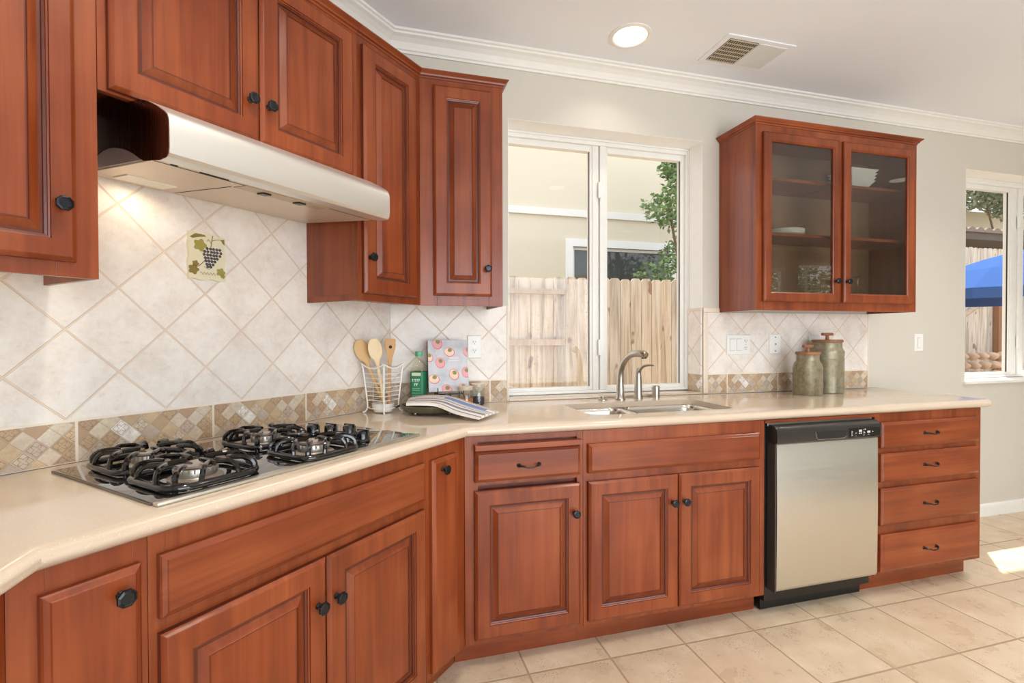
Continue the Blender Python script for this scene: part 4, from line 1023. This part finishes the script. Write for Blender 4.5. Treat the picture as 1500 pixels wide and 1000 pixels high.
# dish
tr = thing('griddle_dish', 'dark olive oval serving dish with small feet, under the striped towel', 'dish', (.172, -.275, Z0), radians(-12))
OLV = plain('olive_enamel', (84, 80, 58), .25, coat=.5)
mb = MB(); L = []
for k_, z in ((.70, .010), (.86, .012), (.93, .022), (1.0, .036), (.99, .040), (.95, .038), (.88, .024), (.70, .018)): L.append([(.140*k_*cos(2*pi*i/40), .098*k_*sin(2*pi*i/40), z) for i in range(40)])
mb.loops(L); mb.build('plate', OLV, tr, True)
for a in (-2.5, -.6, .6, 2.5): MB().lathe([(.0055, 0), (.0075, .004), (.006, .0112)], 12, (.088*cos(a), .060*sin(a), .0)).build('foot', NICKEL, tr, True)
mb = MB(); mb.tube(smoothpath([(-.137, -.030, .036), (-.152, -.018, .030), (-.156, 0, .028), (-.152, .018, .030), (-.137, .030, .036)], 4), .0028, 7); mb.build('handle', WB, tr, True)
# towel
tm = [plain('towel_cream', (240, 234, 224), .9), plain('towel_grey_blue', (142, 142, 160), .9), plain('towel_tan', (206, 184, 158), .9), plain('towel_blue', (128, 150, 200), .9)]
def cat(P, u):
    n = len(P)-1; i = min(n-1, int(u*n)); t = u*n-i
    p0, p1, p2, p3 = [Vector(P[max(0, min(n, j))]) for j in (i-1, i, i+1, i+2)]
    return .5*((2*p1)+(-p0+p2)*t+(2*p0-5*p1+4*p2-p3)*t*t+(-p0+3*p1-3*p2+p3)*t**3)
near = [(.055, -.345, .962), (.112, -.378, .965), (.175, -.402, .960), (.238, -.462, .938), (.318, -.535, .9235)]
far = [(.085, -.180, .966), (.165, -.168, .974), (.258, -.218, .972), (.340, -.312, .952), (.436, -.385, .9235)]
mb = MB(); NU, NW = 36, 34
stripe = [0, 0, 0, 1, 1, 0, 0, 0, 1, 1, 1, 0, 0, 1, 1, 0, 0, 0, 1, 0, 3, 3, 3, 3, 3, 3, 0, 0, 2, 2, 2, 2, 1, 0]
G = []
for side in (1, 0):
    g = []
    for i in range(NU+1):
        row = []
        for j in range(NW+1):
            u, v = i/NU, j/NW; p = cat(near, u).lerp(cat(far, u), v)
            hgt = .010*(1-.35*u) if side else 0
            p.z += hgt+.0022*sin(v*15+u*3)*(.3+u*.7)*(1 if side else 0)+.0045*sin(pi*v)*(1 if side else .5)
            row.append(mb.bm.verts.new(p))
        g.append(row)
    G.append(g)
for gi, g in enumerate(G):
    for i in range(NU):
        for j in range(NW):
            mb.mi = stripe[j] if gi == 0 else 0
            if mb.mi == 3 and not (.45 < i/NU < .9): mb.mi = 1 if j in (20, 25) else 0
            mb.face([g[i][j], g[i+1][j], g[i+1][j+1], g[i][j+1]])
mb.mi = 0; a, b = G
for i in range(NU): mb.face([a[i][0], a[i+1][0], b[i+1][0], b[i][0]]); mb.face([a[i][NW], a[i+1][NW], b[i+1][NW], b[i][NW]])
for j in range(NW): mb.face([a[0][j], a[0][j+1], b[0][j+1], b[0][j]]); mb.mi = 1 if j % 6 == 3 else 0; mb.face([a[NU][j], a[NU][j+1], b[NU][j+1], b[NU][j]])
tag(mb.build('dish_towel', tm, None, True, ang=60), 'folded white kitchen towel with grey and blue stripes, draped over the dish onto the worktop', 'towel')
# canisters
CM = NT('galvanised_metal'); v = CM.noise(CM.scale(CM.obj(), (14, 14, 3)), 1., 5, .6); v2 = CM.noise(CM.obj(), 38, 4, .65)
CM.P(col=CM.ramp(CM.math('ADD', CM.math('MULTIPLY', v, .6), CM.math('MULTIPLY', v2, .4)), [(.30, lin((96, 82, 60))), (.46, lin((140, 132, 108))), (.60, lin((164, 158, 134))), (.75, lin((182, 172, 142)))]), rough=.42, metal=.45)
def canister(label, x, y, r, hs, hn_, rn, hl_):
    t = thing('storage_canister', label, 'canister', (x, y, Z0), 0, 'weathered metal canisters with wooden lids')
    MB().lathe([(r*.97, 0), (r, .004), (r, hs-.003), (r+.001, hs), (r-.001, hs+.004), (rn+.012, hn_-.052), (rn+.001, hn_-.034), (rn, hn_-.03), (rn, hn_-.004), (rn+.002, hn_), (.001, hn_)], 44).build('body', CM.m, t, True, ang=30)
    MB().lathe([(rn+.004, hn_+.0004), (rn+.006, hn_+.003), (rn+.006, hn_+.012), (rn+.003, hn_+.015), (.001, hn_+.015)], 44).build('lid', LIDW, t, True)
    l = t.children[-1]
    MB().lathe([(.0115, hn_+.015), (.010, hn_+.020), (.009, hl_-.010), (.0105, hl_-.006)], 20).build('handle_stem', LIDW, l, True)
    MB().box(-r*.44, r*.44, -.0105, .0105, hl_-.008, hl_+.009, .006).build('handle_bar', LIDW, l, True)
canister('shorter weathered metal canister with a wooden lid, in front', 2.252, -.188, .0735, .148, .222, .056, .268)
canister('taller weathered metal canister with a wooden lid, behind', 2.452, -.130, .084, .195, .288, .0735, .334)

# ------------------------------------------------------------------ outdoors
GR = paint('outdoor_ground', (170, 150, 122), .9, .5, 8)
struct(MB().box(-9, 30, .2005, 26, -.45, -.25).build('ground', GR))
SUNBLOCK = paint('sun_block_paint', (222, 212, 194), .7)
STU = paint('stucco', (222, 211, 189), .85, .5, 40)
eo = MB().box(-2.5, 3.3, .2005, 1.25, 2.86, 2.98).build('sun_block_overhang', SUNBLOCK); tag(eo, 'unseen deep overhang added to keep sun out of the kitchen window', 'roof overhang', kind='structure')  # unseen slab placed to block direct sun from the kitchen worktop
eo = MB().box(3.3, 8.0, .2005, .60, 2.86, 2.98).build('sun_block_overhang', SUNBLOCK); tag(eo, 'unseen shallow overhang added to cut the sun through the dining window', 'roof overhang', kind='structure')  # unseen slab, its depth set to trim the sun patch on the floor
FW = wood('weathered_cedar', 'z', (204, 186, 168), (184, 162, 142), (146, 122, 100), .8, 0)
def fmat():
    t = NT('fence_boards'); o = t.obj(); sep = t.n('ShaderNodeSeparateXYZ'); t.set(sep.inputs[0], o)
    idx = t.math('FLOOR', t.math('DIVIDE', sep.outputs[0], .1385)); c = t.n('ShaderNodeCombineXYZ'); t.set(c.inputs[0], idx)
    wn = t.n('ShaderNodeTexWhiteNoise'); t.set(wn.inputs[0], c.outputs[0])
    mv = t.n('ShaderNodeVectorMath', operation='MULTIPLY_ADD'); t.set(mv.inputs[0], wn.outputs['Color']); mv.inputs[1].default_value = (7, 7, 7); t.set(mv.inputs[2], o)
    n1 = t.noise(t.scale(mv.outputs[0], (16, 16, 1.1)), 1., 5, .6, .8); n2 = t.noise(t.scale(mv.outputs[0], (7.5, 7.5, 4.5)), 1., 1)
    col = t.ramp(t.mapr(n1, .3, .7), [(0, lin((160, 138, 118))), (.5, lin((205, 188, 168))), (1, lin((224, 212, 198)))])
    hs = t.n('ShaderNodeHueSaturation'); t.set(hs.inputs['Color'], col); t.set(hs.inputs['Value'], t.mapr(wn.outputs['Value'], 0, 1, .86, 1.08)); t.set(hs.inputs['Saturation'], t.mapr(wn.outputs['Value'], 0, 1, .7, 1.1))
    return t.P(col=t.mix(t.math('MULTIPLY', t.mapr(n2, .69, .74), .75), hs.outputs[0], lin((128, 88, 62))), rough=.85)
FB = fmat()
def pickets(name, parent, n, x0, pitch, z0, z1, y0, y1, rr_=None):
    mb = MB(); rr_ = rr_ or random.Random(5)
    for k in range(n):
        a = x0+k*pitch; w_ = pitch-.005; t_ = z1+rr_.uniform(-.010, .010); q = .032; dy = rr_.uniform(-.004, .004)
        mb.prism([(a, z0), (a+w_, z0), (a+w_, t_-q), (a+w_*.80, t_-.003), (a+w_*.65, t_), (a+w_*.35, t_), (a+w_*.2, t_-.003), (a, t_-q)], y0+dy, y1+dy, 'y')
    return mb.build(name, FB, parent)
fe = thing('picket_fence', 'weathered wooden dog-eared picket fence outside the kitchen window, left section showing two rails', 'fence', (.55, 2.9, -.25))
pickets('pickets', fe, 11, -.03, .1385, 0, 2.17, .045, .063)
MB().box(-.03, 1.485, -.01, .043, 1.97, 2.028, .003).build('rail', FW, fe); MB().box(-.03, 1.485, 0, .043, 1.385, 1.455, .003).build('rail', WH if False else FW, fe); MB().box(-.03, 1.485, 0, .043, .40, .47, .003).build('rail', FW, fe)
MB().box(1.40, 1.485, .064, .15, 0, 2.15).build('fence_post', FW, fe)
fe = thing('picket_fence', 'weathered wooden picket fence outside, right section with smooth side facing the window', 'fence', (2.035, 2.9, -.25))
pickets('pickets', fe, 20, .005, .1385, 0, 2.175, .0, .018, random.Random(9))
# neighbour house
nh = thing('neighbour_house', 'pale beige stucco house beyond the fence with white trim band and sliding window', 'house', (-2, 5.5, -.25))
wx0, wx1, wz0, wz1 = 5.06, 7.2, 2.10, 3.16
mb = MB(); wall_grid(mb, 0, 11.5, 0, 8.2, [(wx0+.08, wx1-.08, wz0+.08, wz1-.08)], lambda a, b, c, d: mb.box(a, b, 0, .2, c, d)); mb.build('stucco_wall', STU, nh, recalc=False)
MB().box(0, 11.5, -.045, -.001, 3.535, 3.655, .006).build('trim_band', WHITET, nh)
mb = MB(); bar_frame(mb, wx0, wx1, wz0, wz1, -.04, -.001, (.13, .13, .13, .13)); nw = mb.build('window_trim', plain('outdoor_white', (244, 244, 242), .5), nh)
mb = MB(); bar_frame(mb, wx0+.13, wx1-.13, wz0+.13, wz1-.13, .03, .08, (.05, .05, .05, .05)); mb.box(wx0+.72, wx0+.80, .03, .08, wz0+.18, wz1-.18); mb.build('sash', WHITET, nw)
DG = NT('dark_window_glass').P(col=lin((70, 74, 74)), rough=.05, spec=.8)
MB().box(wx0+.18, wx1-.18, .055, .060, wz0+.18, wz1-.18).build('pane', DG, nw)
mb = MB(); wall_grid(mb, 0, 1, 0, 1, [], lambda a, b, c, d: mb.box(wx0+.08, wx1-.08, .15, .16, wz0+.08, wz1-.08)); mb.build('window_backing', SLOT, nh)
# foliage
def leafmat(name, c1, c2):
    t = NT(name); ri = t.noise(t.obj(), 9, 3); return t.P(col=t.mix(ri, lin(c1), lin(c2)), rough=.55)
LF1 = leafmat('leaf_green', (138, 164, 104), (92, 124, 70)); LF2 = leafmat('leaf_olive', (150, 158, 120), (104, 118, 86)); BARK = plain('bark', (110, 90, 70), .9)
def tree(label, base, height, blobs, n, size, mat, seed=1):
    rr_ = random.Random(seed); t = thing('tree', label, 'tree', base)
    mb = MB(); V = []
    for k in range(n):
        cx, cy_, cz, rx, ry, rz = rr_.choice(blobs)
        while True:
            q = Vector((rr_.uniform(-1, 1), rr_.uniform(-1, 1), rr_.uniform(-1, 1)))
            if .25 < q.length < 1: break
        p = Vector((cx+q.x*rx, cy_+q.y*ry, cz+q.z*rz)); d = Vector((rr_.uniform(-1, 1), rr_.uniform(-1, 1), rr_.uniform(-.6, .4))).normalized(); e = d.cross(Vector((rr_.uniform(-1, 1), rr_.uniform(-1, 1), rr_.uniform(-1, 1)))).normalized()
        s = size*rr_.uniform(.6, 1.2); L = [mb.bm.verts.new(p+v) for v in (Vector((0, 0, 0)), d*s*.5+e*s*.28, d*s, d*s*.5-e*s*.28)]; mb.face(L)
    mb.build('foliage', mat, t, recalc=False)
    top = max(blobs, key=lambda b: b[2])
    mb = MB(); mb.tube(smoothpath([(0, 0, 0), (.05, 0, height*.3), (-.05, .03, height*.6), (top[0]*.6, top[1]*.6, height*.85)], 4), [.09-.005*i for i in range(13)], 8); mb.build('trunk', BARK, t, True)
    for k, b in enumerate(blobs[:5]):
        MB().tube(smoothpath([(0, 0, height*.35), (b[0]*.5, b[1]*.5, height*.5), (b[0], b[1], b[2])], 3), .022, 6).build('branch', BARK, t, True)
    return t
tree('leafy green tree outside the kitchen window, right side, before the beige house', (4.9, 4.3, -.25), 4.2, [(-.55, 0, 2.35, .62, .5, .38), (-.15, .1, 2.75, .5, .5, .35), (-.60, 0, 3.45, .42, .4, .28), (-.25, 0, 3.85, .42, .4, .35), (-.45, 0, 4.1, .28, .3, .16), (.2, 0, 3.2, .7, .6, .8), (-.9, 0, 2.15, .35, .4, .22)], 5200, .085, LF1, 2)
tree('grey-green tree crown above the far wall, seen through the dining window', (16.6, 6.6, -.25), 6.5, [(-1.7, 0, 5.35, 1.2, .7, .62), (-.3, 0, 5.15, 1.2, .7, .60), (1.2, 0, 5.3, 1.2, .7, .62), (-1.0, 0, 6.1, 1.6, .7, .8), (.8, 0, 6.2, 1.6, .7, .8)], 15000, .12, LF2, 3)
tree('bushy green tree outside the windows behind the camera, mirrored in the cabinet glass', (10.2, -8.6, -.25), 3.5, [(0, 0, 2.9, 1.3, .8, .7), (1.5, 0, 2.4, 1.2, .8, .8), (-1.3, 0, 2.7, 1.2, .8, .8), (-.5, 0, 1.8, 1.6, .8, .7)], 3500, .16, LF1, 8)
struct(MB().box(-9, 26, -14, YB-.16, -.45, -.25).build('ground_front', GR))
# dining window view
hs_ = thing('garden_wall', 'pale yellow stucco garden wall seen beyond the tiled coping through the dining window', 'wall', (8, 7.5, -.25))
MB().box(0, 20, 0, .3, 0, 4.95).build('stucco', STU, hs_)
fe = thing('picket_fence', 'tall light fence boards behind the blue umbrella outside the dining window', 'fence', (9.7, 4.6, .3))
pickets('pickets', fe, 40, 0, .1385, 0, 2.68, 0, .018, random.Random(11))
mb = MB(); mb.tube([(1.0, -.04, 1.15), (2.2, -.04, 1.75)], .05, 4); mb.build('brace', FW, fe); MB().box(2.22, 2.36, -.10, -.005, 0, 2.3).build('fence_post', wood('brown_post', 'z', (160, 116, 80), (140, 98, 66), (110, 74, 50), .8, 0), fe)
cp_ = thing('tile_coping', 'dark scalloped roof tile edge above the fence outside the dining window', 'roof tiles', (9.7, 4.75, 3.32))
mb = MB()
for k in range(26):
    mb.loops([[(k*.24+.12+.12*cos(a), y, .10*sin(a)) for a in [pi*i/8 for i in range(9)]] for y in (-.05, 1.2)])
mb.build('roof_tiles', plain('grey_brown_tile', (128, 112, 100), .8), cp_); MB().box(0, 6.3, 0, 1.2, -.14, -.002).build('fascia', plain('fascia_dark', (96, 84, 76), .8), cp_)
um = thing('patio_umbrella', 'blue patio umbrella outside the dining window', 'umbrella', (9.1, 2.6, -.25))
BLU = plain('blue_canvas', (62, 96, 158), 1., spec=.02)
mb = MB(); n = 8; rim_ = []
L = []
for r, z in ((1.55, 1.98), (1.56, 2.12), (1.0, 2.42), (.45, 2.62), (.02, 2.74)):
    L.append([(r*cos(2*pi*i/n+.2), r*sin(2*pi*i/n+.2), z) for i in range(n)])
mb.loops(L, False, True); mb.build('canopy', BLU, um)
MB().lathe([(.022, 0), (.022, 2.7)], 12).build('pole', WHITET, um, True); MB().lathe([(.28, 0), (.28, .05), (.05, .09), (.03, .3)], 24).build('base', DARKGREY, um, True)
ST = paint('sandstone', (206, 176, 150), .9, .5, 12)
rr_ = random.Random(21); first = None
bmR = MB().sphere((0, 0, 0), 1, 3)
for v in bmR.bm.verts: v.co *= 1+.10*sin(v.co.x*3.1+1)*cos(v.co.y*2.7)+.07*sin(v.co.z*4+v.co.x*2)
rock = bmR.build('garden_rock', ST, None, True)
k = 0
for row in range(6):
    for c in range(11):
        o = rock if k == 0 else rock.copy()
        if k: COL.objects.link(o)
        o.location = (9.0+c*.262+(row % 2)*.13, 3.5+row*.11, .06+row*.158); o.scale = (rr_.uniform(.105, .114), .10, .069); o.rotation_euler = (rr_.uniform(-.08, .08), rr_.uniform(-.06, .06)+(pi if k % 2 else 0), rr_.uniform(-.1, .1)+(pi if k % 3 else 0))
        tag(o, 'pinkish sandstone in the stacked garden bank below the fence outside the dining window', 'rock', 'sandstones of the garden bank'); k += 1
